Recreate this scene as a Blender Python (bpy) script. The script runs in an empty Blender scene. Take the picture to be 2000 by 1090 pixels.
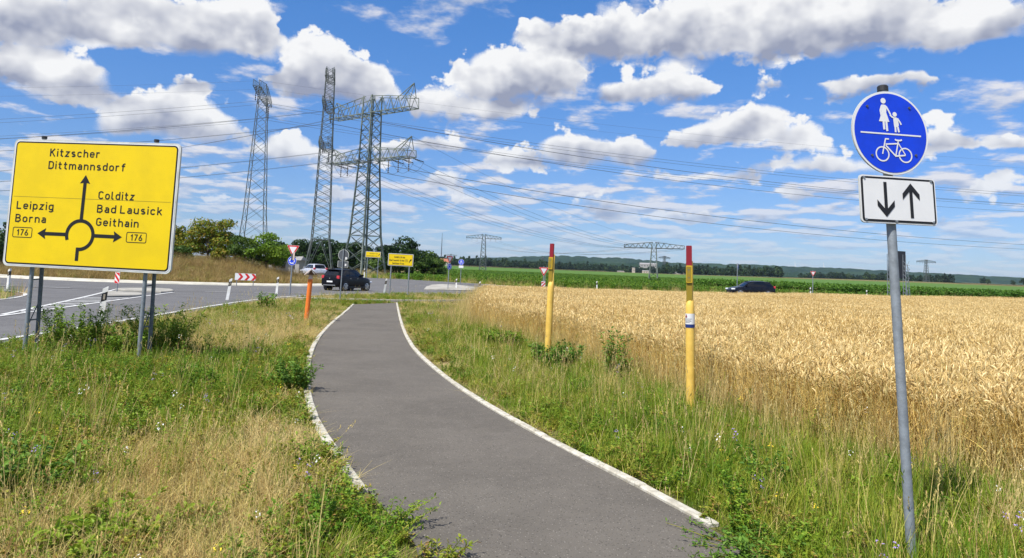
import bpy, math, random
import numpy as np
from mathutils import Vector, Matrix, Euler

random.seed(7)
RNG = np.random.default_rng(11)
R = math.radians
scene = bpy.context.scene
COL = scene.collection

# ------------------------------------------------------------------ camera
PXW, PXH, FPX = 2000.0, 1090.0, 1450.0
EYE = 1.8
PITCH, ROLL = R(4.6), R(2.25)
HORIZON_Y = 534.0
SHIFT = -math.tan(PITCH) / math.cos(ROLL) - (545.0 - HORIZON_Y) / FPX
cam_data = bpy.data.cameras.new('camera')
cam = bpy.data.objects.new('camera', cam_data)
COL.objects.link(cam)
CAM_M = Euler((math.pi / 2 + PITCH, 0, 0)).to_matrix() @ Matrix.Rotation(ROLL, 3, 'Z')
cam.location = (0, 0, EYE)
cam.rotation_euler = CAM_M.to_euler()
cam_data.sensor_fit = 'HORIZONTAL'
cam_data.sensor_width = 36.0
cam_data.lens = FPX / PXW * 36.0
cam_data.shift_y = SHIFT * FPX / PXW
cam_data.clip_start = 0.1
cam_data.clip_end = 30000
scene.camera = cam


def ray(px, py):
    v = Vector(((px - 1000.0) / FPX, (545.0 - py) / FPX + SHIFT, -1.0))
    return CAM_M @ v


def G(px, py, z=0.0):
    """where the line of sight through a photo pixel meets level ground"""
    d = ray(px, py)
    t = (z - EYE) / d.z
    return (d.x * t, d.y * t)


def at(px, py, Y):
    d = ray(px, py)
    t = Y / d.y
    return Vector((d.x * t, Y, EYE + d.z * t))


def PXX(px, Y, py=540):
    d = ray(px, py)
    return d.x * Y / d.y


# ------------------------------------------------------------------ sun, sky and exposure
SUN_EL, SUN_AZ = R(56), R(222)          # azimuth clockwise from +Y: behind the camera, to the left
sun_dir = Vector((math.sin(SUN_AZ) * math.cos(SUN_EL), math.cos(SUN_AZ) * math.cos(SUN_EL), math.sin(SUN_EL)))
sl = bpy.data.lights.new('sun', 'SUN')
sl.energy = 5.0
sl.angle = R(0.55)
sl.color = (1.0, 0.955, 0.88)
so = bpy.data.objects.new('sun', sl)
COL.objects.link(so)
so.rotation_euler = (-sun_dir).to_track_quat('-Z', 'Y').to_euler()
so.location = (0, 0, 60)

scene.view_settings.view_transform = 'Standard'
scene.view_settings.look = 'None'
scene.view_settings.exposure = 0.30
scene.view_settings.gamma = 1.0
scene.view_settings.use_curve_mapping = False
scene.render.engine = 'CYCLES'
scene.cycles.max_bounces = 6
scene.cycles.diffuse_bounces = 3
scene.cycles.glossy_bounces = 2
scene.cycles.transmission_bounces = 3
scene.cycles.transparent_max_bounces = 8
scene.cycles.volume_bounces = 0
scene.cycles.use_denoising = True
try:
    scene.cycles.denoiser = 'OPENIMAGEDENOISE'
    scene.cycles.denoising_input_passes = 'RGB_ALBEDO_NORMAL'
    scene.cycles.denoising_prefilter = 'ACCURATE'
except Exception:
    pass


class NT:
    """small helper to write node maths"""
    def __init__(self, tree):
        self.t = tree
        self.n = tree.nodes
        self.l = tree.links

    def new(self, typ, **kw):
        n = self.n.new(typ)
        for k, v in kw.items():
            setattr(n, k, v)
        return n

    def put(self, sock, v):
        if isinstance(v, bpy.types.NodeSocket):
            self.l.new(v, sock)
        elif v is not None:
            try:
                sock.default_value = v
            except Exception:
                sock.default_value = (v, v, v) if not hasattr(v, '__len__') else tuple(v) + (1.0,)

    def m(self, op, a, b=None, c=None, clamp=False):
        n = self.new('ShaderNodeMath', operation=op, use_clamp=clamp)
        self.put(n.inputs[0], a)
        if b is not None:
            self.put(n.inputs[1], b)
        if c is not None:
            self.put(n.inputs[2], c)
        return n.outputs[0]

    def vm(self, op, a, b=None):
        n = self.new('ShaderNodeVectorMath', operation=op)
        self.put(n.inputs[0], a)
        if b is not None:
            if op == 'SCALE':
                self.put(n.inputs['Scale'], b)
            else:
                self.put(n.inputs[1], b)
        return n.outputs[0]

    def comb(self, x, y, z):
        n = self.new('ShaderNodeCombineXYZ')
        for s, v in zip(n.inputs, (x, y, z)):
            self.put(s, v)
        return n.outputs[0]

    def sep(self, v):
        n = self.new('ShaderNodeSeparateXYZ')
        self.put(n.inputs[0], v)
        return n.outputs

    def ss(self, x, lo, hi, a=0.0, b=1.0):
        n = self.new('ShaderNodeMapRange', interpolation_type='SMOOTHSTEP')
        self.put(n.inputs['Value'], x)
        for k, v in (('From Min', lo), ('From Max', hi), ('To Min', a), ('To Max', b)):
            self.put(n.inputs[k], v)
        return n.outputs[0]

    def lin(self, x, lo, hi, a=0.0, b=1.0):
        n = self.new('ShaderNodeMapRange')
        self.put(n.inputs['Value'], x)
        for k, v in (('From Min', lo), ('From Max', hi), ('To Min', a), ('To Max', b)):
            self.put(n.inputs[k], v)
        return n.outputs[0]

    def noise(self, vec, scale, detail=4, rough=0.55, dist=0.0, dims='3D', out=0):
        n = self.new('ShaderNodeTexNoise', noise_dimensions=dims)
        if vec is not None:
            self.put(n.inputs['Vector'], vec)
        n.inputs['Scale'].default_value = scale
        n.inputs['Detail'].default_value = detail
        n.inputs['Roughness'].default_value = rough
        n.inputs['Distortion'].default_value = dist
        return n.outputs[out]

    def voro(self, vec, scale, feature='F1', smooth=0.5, rnd=1.0):
        n = self.new('ShaderNodeTexVoronoi', feature=feature)
        self.put(n.inputs['Vector'], vec)
        n.inputs['Scale'].default_value = scale
        n.inputs['Randomness'].default_value = rnd
        if feature == 'SMOOTH_F1':
            n.inputs['Smoothness'].default_value = smooth
        return n.outputs[0]

    def mix(self, fac, a, b, blend='MIX'):
        n = self.new('ShaderNodeMix', data_type='RGBA', blend_type=blend)
        self.put(n.inputs[0], fac)
        for s, v in ((n.inputs[6], a), (n.inputs[7], b)):
            if isinstance(v, bpy.types.NodeSocket):
                self.l.new(v, s)
            else:
                s.default_value = (v[0], v[1], v[2], 1.0)
        return n.outputs[2]


# clouds that can be told apart in the photograph: (x, y of the middle, half width, half height above, half height below, weight)
CLOUDS = [
    # top left bank
    (40, 45, 190, 90, 45, 1.1), (230, 60, 170, 100, 42, 1.1), (390, 75, 120, 90, 45, 1.1), (490, 75, 92, 98, 46, 1.15),
    # left
    (50, 140, 110, 62, 36, 1.05), (150, 148, 85, 42, 28, 0.85),
    # bright one behind the big sign, with its pale neighbours
    (345, 240, 150, 66, 42, 1.15), (240, 252, 80, 38, 26, 0.78), (440, 250, 60, 40, 26, 0.78), (130, 195, 80, 26, 16, 0.48), (390, 165, 52, 20, 14, 0.6), (230, 195, 60, 24, 18, 0.5),
    # behind the slender pylon
    (625, 150, 105, 92, 48, 1.1), (710, 175, 85, 70, 38, 1.0), (560, 165, 60, 45, 28, 0.75),
    # middle
    (1030, 160, 145, 85, 48, 1.15), (920, 170, 70, 60, 40, 0.95), (860, 212, 85, 66, 30, 0.98), (960, 222, 100, 34, 22, 0.82),
    (1290, 182, 130, 48, 20, 0.98), (1195, 190, 50, 26, 16, 0.65), (1500, 158, 55, 20, 12, 0.6),
    # top right bank
    (1190, 90, 150, 105, 40, 1.1), (1350, 92, 180, 125, 34, 1.12), (1530, 82, 190, 118, 40, 1.12), (1720, 70, 190, 108, 36, 1.12), (1890, 60, 150, 75, 38, 1.1), (1040, 65, 48, 34, 20, 0.75),
    (1660, 168, 85, 26, 20, 0.8), (1745, 150, 40, 16, 12, 0.6), (1820, 160, 36, 22, 14, 0.9),
    # right of the middle
    (1470, 268, 125, 76, 28, 1.15), (1570, 278, 80, 50, 22, 0.95), (1365, 275, 70, 36, 20, 0.85),
    (1120, 305, 120, 62, 30, 0.9), (1230, 310, 70, 44, 24, 0.8), (1010, 318, 75, 34, 20, 0.75),
    (1600, 325, 140, 30, 20, 0.75), (1740, 335, 90, 26, 18, 0.65), (1840, 240, 42, 20, 12, 0.6), (1850, 290, 60, 30, 14, 0.9), (1960, 292, 60, 32, 14, 0.9),
    # lower rows
    (560, 300, 80, 42, 24, 0.85), (640, 315, 60, 28, 18, 0.6), (860, 295, 62, 36, 16, 0.85), (780, 300, 50, 24, 14, 0.6), (865, 358, 66, 36, 16, 0.85), (750, 345, 40, 16, 10, 0.5),
    (1050, 362, 62, 20, 10, 0.85), (1180, 392, 78, 20, 10, 0.8), (1320, 358, 75, 20, 12, 0.75), (1440, 350, 60, 18, 10, 0.6), (1550, 392, 48, 26, 12, 0.9), (1650, 400, 50, 14, 8, 0.6),
    (640, 385, 40, 28, 14, 0.9), (550, 390, 36, 22, 10, 0.8), (400, 335, 60, 18, 12, 0.6), (430, 390, 60, 14, 10, 0.5), (920, 402, 60, 18, 9, 0.75), (820, 405, 55, 14, 8, 0.6), (700, 405, 45, 12, 8, 0.5),
    (1740, 360, 40, 14, 8, 0.6), (1960, 350, 45, 20, 10, 0.7), (1900, 378, 60, 14, 8, 0.6), (1330, 432, 90, 14, 8, 0.75), (1080, 432, 70, 12, 8, 0.6), (1200, 425, 40, 10, 6, 0.5), (1820, 428, 90, 14, 8, 0.6), (1950, 425, 60, 14, 8, 0.6), (1500, 428, 60, 10, 7, 0.5), (980, 440, 60, 9, 6, 0.5),
]


def build_world():
    w = bpy.data.worlds.new('World')
    w.use_nodes = True
    t = NT(w.node_tree)
    t.n.clear()
    out = t.new('ShaderNodeOutputWorld')
    sky = t.new('ShaderNodeTexSky', sky_type='NISHITA')
    sky.sun_disc = False
    sky.sun_elevation = SUN_EL
    sky.sun_rotation = SUN_AZ
    sky.altitude = 150
    sky.air_density = 1.0
    sky.dust_density = 0.15
    sky.ozone_density = 3.0
    STR = 0.09
    tc = t.new('ShaderNodeTexCoord')
    d = t.vm('NORMALIZE', tc.outputs['Generated'])
    x, y, z = t.sep(d)
    az = t.m('ARCTAN2', x, y)
    el = t.m('ARCTAN2', z, t.m('SQRT', t.m('ADD', t.m('MULTIPLY', x, x), t.m('MULTIPLY', y, y))))
    # clear summer air: bluer than the sky model's own pale rim
    tint = t.mix(t.ss(el, 0.0, 0.42), (0.78, 0.95, 1.35), (0.66, 1.24, 1.84))
    blue = t.mix(1.0, sky.outputs[0], tint, 'MULTIPLY')
    ae = t.comb(az, el, 0.0)
    # a broken layer of small fair weather clouds over the whole sky
    den = t.m('ADD', t.m('MAXIMUM', z, 0.0), 0.11)
    q = t.comb(t.m('DIVIDE', x, den), t.m('DIVIDE', y, den), 0.0)
    g1 = t.noise(q, 2.6, 6, 0.56, 0.0, dims='2D')
    g2 = t.noise(t.vm('SCALE', q, 0.972), 2.6, 3, 0.5, 0.0, dims='2D')
    inview = t.m('MULTIPLY', t.ss(t.m('ABSOLUTE', az), 0.62, 0.85, 1.0, 0.0), t.ss(el, 0.09, 0.17))
    inview = t.m('MULTIPLY', inview, t.ss(el, 0.42, 0.55, 1.0, 0.0))
    ga = t.ss(t.m('SUBTRACT', g1, t.m('MULTIPLY', inview, 0.12)), 0.43, 0.58)
    ga = t.m('MULTIPLY', ga, t.ss(el, 0.0, 0.14, 0.25, 0.9))
    gs = t.m('MULTIPLY_ADD', t.m('SUBTRACT', g1, g2), 4.5, 0.60)
    gcol = t.mix(t.m('ADD', gs, 0.0, clamp=True), (0.42 / STR, 0.50 / STR, 0.68 / STR), (0.86 / STR, 0.85 / STR, 0.88 / STR))
    base = t.mix(ga, blue, gcol)

    # where the big clouds of the photograph stand: rows of colour ramps across the sky
    # (red: how dense, green: how high in its cloud), bent and broken up by noise
    wn = t.noise(ae, 9.0, 2, 0.5, dims='2D', out=1)
    wf = t.noise(ae, 34.0, 2, 0.55, dims='2D', out=1)
    wv = t.vm('MULTIPLY', t.vm('SUBTRACT', wn, (0.5, 0.5, 0.5)), (0.036, 0.020, 0.0))
    wv2 = t.vm('MULTIPLY', t.vm('SUBTRACT', wf, (0.5, 0.5, 0.5)), (0.020, 0.013, 0.0))
    aew = t.sep(t.vm('ADD', t.vm('ADD', ae, wv), wv2))
    AMAX, NS = 0.66, 32
    rows = [0.045 + 0.0172 * k for k in range(21)]
    STEP = rows[1] - rows[0]
    blobs = []
    for (cx, cy, rx, ru, rd, wt) in CLOUDS:
        dv = ray(cx, cy).normalized()
        a0 = math.atan2(dv.x, dv.y)
        kk = 0.90 if wt > 0.95 else 0.97
        rx, ru, rd = rx * kk, ru * kk, rd * kk
        blobs.append((a0, math.atan2(dv.z, math.hypot(dv.x, dv.y)), rx / FPX * math.cos(a0) ** 2, ru / FPX, rd / FPX, wt))

    def sample(a, e):
        best, sw, sh = -1.2, 0.0, 0.0
        for (a0, e0, ra, ru, rd, wt) in blobs:
            dy = (e - e0) / (ru if e > e0 else rd)
            wt2 = wt if wt > 0.95 else wt * 0.75 + 0.24
            v = wt2 * (1.0 - ((a - a0) / ra) ** 2 - dy * dy)
            best = max(best, v)
            p = max(v, 0.0) ** 2 + max(0.0, v + 0.8) ** 4 * 1e-3
            sw += p
            sh += p * max(-1.0, min(1.0, dy))
        return max(-1.2, best), (sh / sw if sw > 1e-9 else 0.0)
    # one ramp serves both halves: red and green hold the left half, blue and alpha the right half
    u = t.m('MULTIPLY', t.m('ABSOLUTE', aew[0]), 1.0 / AMAX)
    acc = accA = None
    for k, e in enumerate(rows):
        rp = t.new('ShaderNodeValToRGB')
        cr = rp.color_ramp
        cr.interpolation = 'LINEAR'
        while len(cr.elements) < NS:
            cr.elements.new(0.5)
        for i in range(NS):
            a = AMAX * i / (NS - 1)
            bl, hl = sample(-a, e)
            br, hr = sample(a, e)
            cr.elements[i].position = i / (NS - 1)
            cr.elements[i].color = ((bl + 1.2) / 2.4, hl * 0.5 + 0.5, (br + 1.2) / 2.4, hr * 0.5 + 0.5)
        t.l.new(u, rp.inputs[0])
        w_ = t.m('MULTIPLY_ADD', aew[1], 1.0 / STEP, -e / STEP)
        if k == 0:
            w_ = t.m('MAXIMUM', w_, 0.0)
        elif k == len(rows) - 1:
            w_ = t.m('MINIMUM', w_, 0.0)
        w_ = t.m('MAXIMUM', t.m('SUBTRACT', 1.0, t.m('ABSOLUTE', w_)), 0.0)
        c_ = t.vm('SCALE', rp.outputs[0], w_)
        acc = c_ if acc is None else t.vm('ADD', acc, c_)
        accA = t.m('MULTIPLY', rp.outputs[1], w_) if accA is None else t.m('MULTIPLY_ADD', rp.outputs[1], w_, accA)
    lay = t.sep(acc)
    rt = t.m('GREATER_THAN', aew[0], 0.0)
    lay0 = t.m('MULTIPLY_ADD', t.m('SUBTRACT', lay[2], lay[0]), rt, lay[0])
    lay1 = t.m('MULTIPLY_ADD', t.m('SUBTRACT', accA, lay[1]), rt, lay[1])
    best = t.m('MULTIPLY_ADD', lay0, 2.4, -1.2)
    hgt = t.m('MULTIPLY_ADD', lay1, 2.0, -1.0)
    sq = t.vm('MULTIPLY', ae, (1.0, 1.25, 0.0))

    def billow(vec, det):
        a = t.noise(vec, 15.0, det, 0.62, 0.0, dims='2D')
        b = t.noise(vec, 30.0, 3, 0.55, 0.0, dims='2D')
        b = t.m('ABSOLUTE', t.m('SUBTRACT', b, 0.5))
        return t.m('MULTIPLY_ADD', b, 0.75, t.m('SUBTRACT', a, 0.06))
    n1 = billow(sq, 8)
    s1 = t.noise(sq, 13.0, 3, 0.5, 0.0, dims='2D')
    s2 = t.noise(t.vm('ADD', sq, (-0.009, 0.022, 0.0)), 13.0, 3, 0.5, 0.0, dims='2D')
    relief = t.m('MULTIPLY_ADD', t.m('SUBTRACT', s1, s2), 1.9, t.m('MULTIPLY_ADD', n1, 0.75, -0.40))
    soft = t.noise(sq, 7.0, 3, 0.5, 0.0, dims='2D')
    white, grey = (0.96 / STR, 0.965 / STR, 0.975 / STR), (0.33 / STR, 0.365 / STR, 0.49 / STR)
    dens = t.m('ADD', best, t.m('MULTIPLY_ADD', n1, 1.9, -0.97))
    # crisp tops, soft undersides
    alpha = t.ss(dens, 0.0, t.lin(hgt, -0.8, 0.4, 0.85, 0.30))
    thick = t.ss(dens, 0.15, 1.15)
    shade = t.m('ADD', t.m('MULTIPLY_ADD', hgt, 0.80, 0.70), relief)
    shade = t.m('SUBTRACT', shade, t.m('MULTIPLY', thick, t.lin(soft, 0.3, 0.7, 0.60, 0.20)))
    ccol = t.mix(t.m('ADD', shade, 0.0, clamp=True), grey, white)
    # paler towards the horizon, where more air lies before them
    ccol = t.mix(t.ss(el, 0.04, 0.22, 0.32, 0.0), ccol, (0.46 / STR, 0.60 / STR, 0.84 / STR))
    front = t.m('MULTIPLY', t.ss(t.m('ABSOLUTE', az), 0.64, 0.70, 1.0, 0.0), t.ss(el, 0.40, 0.43, 1.0, 0.0))
    alpha = t.m('MULTIPLY', t.m('MULTIPLY', alpha, front), t.ss(el, 0.02, 0.14, 0.6, 1.0))
    bg = t.new('ShaderNodeBackground')
    bg.inputs['Strength'].default_value = STR * 0.80
    t.l.new(t.mix(alpha, base, ccol), bg.inputs['Color'])
    t.l.new(bg.outputs[0], out.inputs[0])
    w.cycles.sampling_method = 'NONE'
    scene.world = w


build_world()

# ------------------------------------------------------------------ helpers: terrain, materials, mesh building, tagging
def sm(t):
    t = np.clip(t, 0.0, 1.0)
    return t * t * (3 - 2 * t)


def H(x, y):
    """height of the ground"""
    x = np.asarray(x, float)
    y = np.asarray(y, float)
    east = np.maximum(sm((x + 62) / 18.0) * sm((y - 70) / 15.0), sm((x - 6) / 9.0) * sm((y - 60) / 8.0))
    back = sm((y - 100) / 8.0)
    right = sm((x - 12) / 36.0) * sm((y - 20) / 35.0)
    far = 7.0 * sm((y - 240) / 560.0)
    hillside = 2.6 * sm((x - 120) / 330.0) * sm((y - 280) / 560.0)
    return 0.5 * np.maximum(np.maximum(east, back), right) + far + hillside


def h1(x, y):
    return float(H(x, y))


def mat(name, color, rough=0.6, metal=0.0, var=0.0, vscale=6.0, bump=0.0, bscale=40.0, spec=0.5, col2=None, coat=0.0, detail=5, objrand=0.0, space='Object'):
    m = bpy.data.materials.new(name)
    m.use_nodes = True
    t = NT(m.node_tree)
    b = t.n['Principled BSDF']
    b.inputs['Roughness'].default_value = rough
    b.inputs['Metallic'].default_value = metal
    b.inputs['Specular IOR Level'].default_value = spec
    if coat:
        b.inputs['Coat Weight'].default_value = coat
        b.inputs['Coat Roughness'].default_value = 0.04
    b.inputs['Base Color'].default_value = (*color, 1)
    if var or bump:
        tc = t.new('ShaderNodeTexCoord')
        co = t.new('ShaderNodeNewGeometry').outputs['Position'] if space == 'World' else tc.outputs[space]
        if var:
            f = t.noise(co, vscale, detail, 0.62)
            c2 = col2 if col2 else tuple(c * (1 - var) for c in color)
            col = t.mix(t.ss(f, 0.36, 0.66), color, c2)
            t.l.new(col, b.inputs['Base Color'])
            rr = t.lin(f, 0.3, 0.7, max(rough - 0.08, 0.02), min(rough + 0.1, 1))
            t.l.new(rr, b.inputs['Roughness'])
        if bump:
            bn = t.new('ShaderNodeBump')
            bn.inputs['Strength'].default_value = bump
            bn.inputs['Distance'].default_value = 0.01
            t.l.new(t.noise(co, bscale, 4, 0.6), bn.inputs['Height'])
            t.l.new(bn.outputs[0], b.inputs['Normal'])
    return m


def plant_mat(name, c1, c2, c3=None, trans=0.35, rough=0.55, patch=0.35, lo=0.42, hi=0.58, island=False, spec=0.25, hl=None):
    """foliage: colour wanders with the place (patches) and with each plant"""
    m = bpy.data.materials.new(name)
    m.use_nodes = True
    t = NT(m.node_tree)
    b = t.n['Principled BSDF']
    oi = t.new('ShaderNodeObjectInfo')
    geo = t.new('ShaderNodeNewGeometry')
    rnd = geo.outputs['Random Per Island'] if island else oi.outputs['Random']
    pn = t.noise(geo.outputs['Position'], patch, 3, 0.6)
    f = t.ss(t.m('MULTIPLY_ADD', rnd, 0.26, t.m('SUBTRACT', pn, 0.13)), lo, hi)
    col = t.mix(f, c1, c2)
    if c3:
        col = t.mix(t.ss(rnd, 0.8, 0.95), col, c3)
    val = t.m('MULTIPLY_ADD', rnd, 0.5, 0.75)
    col = t.mix(1.0, col, t.comb(val, val, val), 'MULTIPLY')
    t.l.new(col, b.inputs['Base Color'])
    b.inputs['Roughness'].default_value = rough
    b.inputs['Specular IOR Level'].default_value = spec
    if trans:
        tr = t.new('ShaderNodeBsdfTranslucent')
        t.l.new(col, tr.inputs['Color'])
        mx = t.new('ShaderNodeMixShader')
        mx.inputs[0].default_value = trans
        t.l.new(b.outputs[0], mx.inputs[1])
        t.l.new(tr.outputs[0], mx.inputs[2])
        t.l.new(mx.outputs[0], t.n['Material Output'].inputs['Surface'])
    return m


def tag(o, label=None, cat=None, group=None, kind=None):
    if label:
        o['label'] = label
    if cat:
        o['category'] = cat
    if group:
        o['group'] = group
    if kind:
        o['kind'] = kind
    return o


def empty(name, loc=(0, 0, 0), rz=0.0, tilt=(0.0, 0.0)):
    o = bpy.data.objects.new(name, None)
    o.empty_display_size = 0.2
    COL.objects.link(o)
    o.location = loc
    o.rotation_euler = (tilt[0], tilt[1], rz)
    return o


class MB:
    def __init__(self):
        self.v = []
        self.f = []
        self.mi = []

    def add(self, verts, faces, mi=0):
        o = len(self.v)
        self.v.extend([tuple(p) for p in verts])
        for f in faces:
            self.f.append(tuple(i + o for i in f))
            self.mi.append(mi)
        return self

    def box(self, c, s, rz=0.0, mi=0):
        hx, hy, hz = s[0] / 2, s[1] / 2, s[2] / 2
        cs, sn = math.cos(rz), math.sin(rz)
        vs = []
        for dz in (-hz, hz):
            for dx, dy in ((-hx, -hy), (hx, -hy), (hx, hy), (-hx, hy)):
                vs.append((c[0] + dx * cs - dy * sn, c[1] + dx * sn + dy * cs, c[2] + dz))
        return self.add(vs, [(3, 2, 1, 0), (4, 5, 6, 7), (0, 1, 5, 4), (1, 2, 6, 5), (2, 3, 7, 6), (3, 0, 4, 7)], mi)

    def bar(self, a, b, r, n=4, r2=None, cap=True, mi=0):
        a, b = Vector(a), Vector(b)
        d = b - a
        if d.length < 1e-6:
            return self
        d.normalize()
        up = Vector((0, 0, 1)) if abs(d.z) < 0.95 else Vector((1, 0, 0))
        u = d.cross(up).normalized()
        w = d.cross(u).normalized()
        r2 = r if r2 is None else r2
        vs = []
        for p, rr in ((a, r), (b, r2)):
            for i in range(n):
                an = 2 * math.pi * (i + 0.5) / n
                vs.append(p + u * (rr * math.cos(an)) + w * (rr * math.sin(an)))
        fs = [(i, (i + 1) % n, n + (i + 1) % n, n + i) for i in range(n)]
        if cap:
            fs.append(tuple(range(n - 1, -1, -1)))
            fs.append(tuple(range(n, 2 * n)))
        return self.add(vs, fs, mi)

    def tube(self, pts, radii, n=6, mi=0, cap=True):
        pts = [Vector(p) for p in pts]
        if not hasattr(radii, '__len__'):
            radii = [radii] * len(pts)
        vs = []
        ref = None
        for i, p in enumerate(pts):
            d = (pts[min(i + 1, len(pts) - 1)] - pts[max(i - 1, 0)]).normalized()
            if ref is None:
                up = Vector((0, 0, 1)) if abs(d.z) < 0.9 else Vector((1, 0, 0))
                ref = d.cross(up).normalized()
            u = (ref - d * ref.dot(d))
            u.normalize()
            ref = u
            w = d.cross(u)
            for k in range(n):
                an = 2 * math.pi * k / n
                vs.append(p + u * (radii[i] * math.cos(an)) + w * (radii[i] * math.sin(an)))
        fs = []
        for i in range(len(pts) - 1):
            for k in range(n):
                fs.append((i * n + k, i * n + (k + 1) % n, (i + 1) * n + (k + 1) % n, (i + 1) * n + k))
        if cap:
            fs.append(tuple(range(n - 1, -1, -1)))
            m = (len(pts) - 1) * n
            fs.append(tuple(range(m, m + n)))
        return self.add(vs, fs, mi)

    def poly_xz(self, pts, y0, y1, mi=0):
        """prism: outline in x,z, from depth y0 (front, towards -y) to y1"""
        n = len(pts)
        vs = [(p[0], y0, p[1]) for p in pts] + [(p[0], y1, p[1]) for p in pts]
        fs = [tuple(range(n)), tuple(range(2 * n - 1, n - 1, -1))]
        fs += [(i, n + i, n + (i + 1) % n, (i + 1) % n) for i in range(n)]
        return self.add(vs, fs, mi)

    def poly_xy(self, pts, z0, z1, mi=0):
        n = len(pts)
        vs = [(p[0], p[1], z0) for p in pts] + [(p[0], p[1], z1) for p in pts]
        fs = [tuple(range(n - 1, -1, -1)), tuple(range(n, 2 * n))]
        fs += [(i, (i + 1) % n, n + (i + 1) % n, n + i) for i in range(n)]
        return self.add(vs, fs, mi)

    def stroke(self, pts, w, y, closed=False, mi=0):
        """flat mitred ribbon in the x,z plane at depth y, facing -y"""
        n = len(pts)
        P = [Vector((p[0], p[1])) for p in pts]
        L, Rr = [], []
        for i in range(n):
            if closed:
                a, b, c = P[i - 1], P[i], P[(i + 1) % n]
                d1, d2 = (b - a).normalized(), (c - b).normalized()
            else:
                b = P[i]
                d1 = (P[i] - P[i - 1]).normalized() if i > 0 else (P[1] - P[0]).normalized()
                d2 = (P[i + 1] - P[i]).normalized() if i < n - 1 else d1
            t = (d1 + d2)
            if t.length < 1e-4:
                t = d1
            t.normalize()
            nn = Vector((-t.y, t.x))
            k = max(0.35, nn.dot(Vector((-d1.y, d1.x))))
            L.append(b + nn * (w / 2 / k))
            Rr.append(b - nn * (w / 2 / k))
        vs = [(p.x, y, p.y) for p in L] + [(p.x, y, p.y) for p in Rr]
        fs = []
        for i in range(n if closed else n - 1):
            j = (i + 1) % n
            fs.append((i, n + i, n + j, j))
        return self.add(vs, fs, mi)

    def build(self, name, mats, parent=None, smooth=False, loc=None, auto=None):
        me = bpy.data.meshes.new(name)
        me.from_pydata(self.v, [], self.f)
        if not isinstance(mats, (list, tuple)):
            mats = [mats]
        for m in mats:
            me.materials.append(m)
        if len(mats) > 1:
            me.polygons.foreach_set('material_index', self.mi)
        if smooth:
            me.polygons.foreach_set('use_smooth', [True] * len(me.polygons))
        me.update()
        o = bpy.data.objects.new(name, me)
        COL.objects.link(o)
        if parent:
            o.parent = parent
        if loc is not None:
            o.location = loc
        if auto:
            try:
                me.set_sharp_from_angle(angle=R(auto))
            except Exception:
                pass
        return o


def copy_tree(o, parent=None):
    c = o.copy()
    COL.objects.link(c)
    c.parent = parent
    for ch in list(o.children):
        copy_tree(ch, c)
    return c


def rrect(w, h, r, n=6, cx=0.0, cz=0.0):
    """rounded rectangle outline in x,z, counter-clockwise seen from -y"""
    pts = []
    for (sx, sz, a0) in ((1, -1, -90), (1, 1, 0), (-1, 1, 90), (-1, -1, 180)):
        for i in range(n + 1):
            a = R(a0 + 90 * i / n)
            pts.append((cx + sx * (w / 2 - r) + r * math.cos(a), cz + sz * (h / 2 - r) + r * math.sin(a)))
    return pts


def disc(r, n=40, cx=0.0, cz=0.0, k=1.0):
    return [(cx + r * math.cos(2 * math.pi * i / n), cz + k * r * math.sin(2 * math.pi * i / n)) for i in range(n)]


def arc(cx, cz, r, a0, a1, n=24):
    return [(cx + r * math.cos(R(a0 + (a1 - a0) * i / n)), cz + r * math.sin(R(a0 + (a1 - a0) * i / n))) for i in range(n + 1)]


def _A(cx, cy, rx, ry, a0, a1, n=10):
    return [(cx + rx * math.cos(R(a0 + (a1 - a0) * i / n)), cy + ry * math.sin(R(a0 + (a1 - a0) * i / n))) for i in range(n + 1)]


_O = _A(.18, .25, .18, .18, 180, 360)[:-1] + _A(.18, .465, .18, .18, 0, 180)[:-1]
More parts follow.
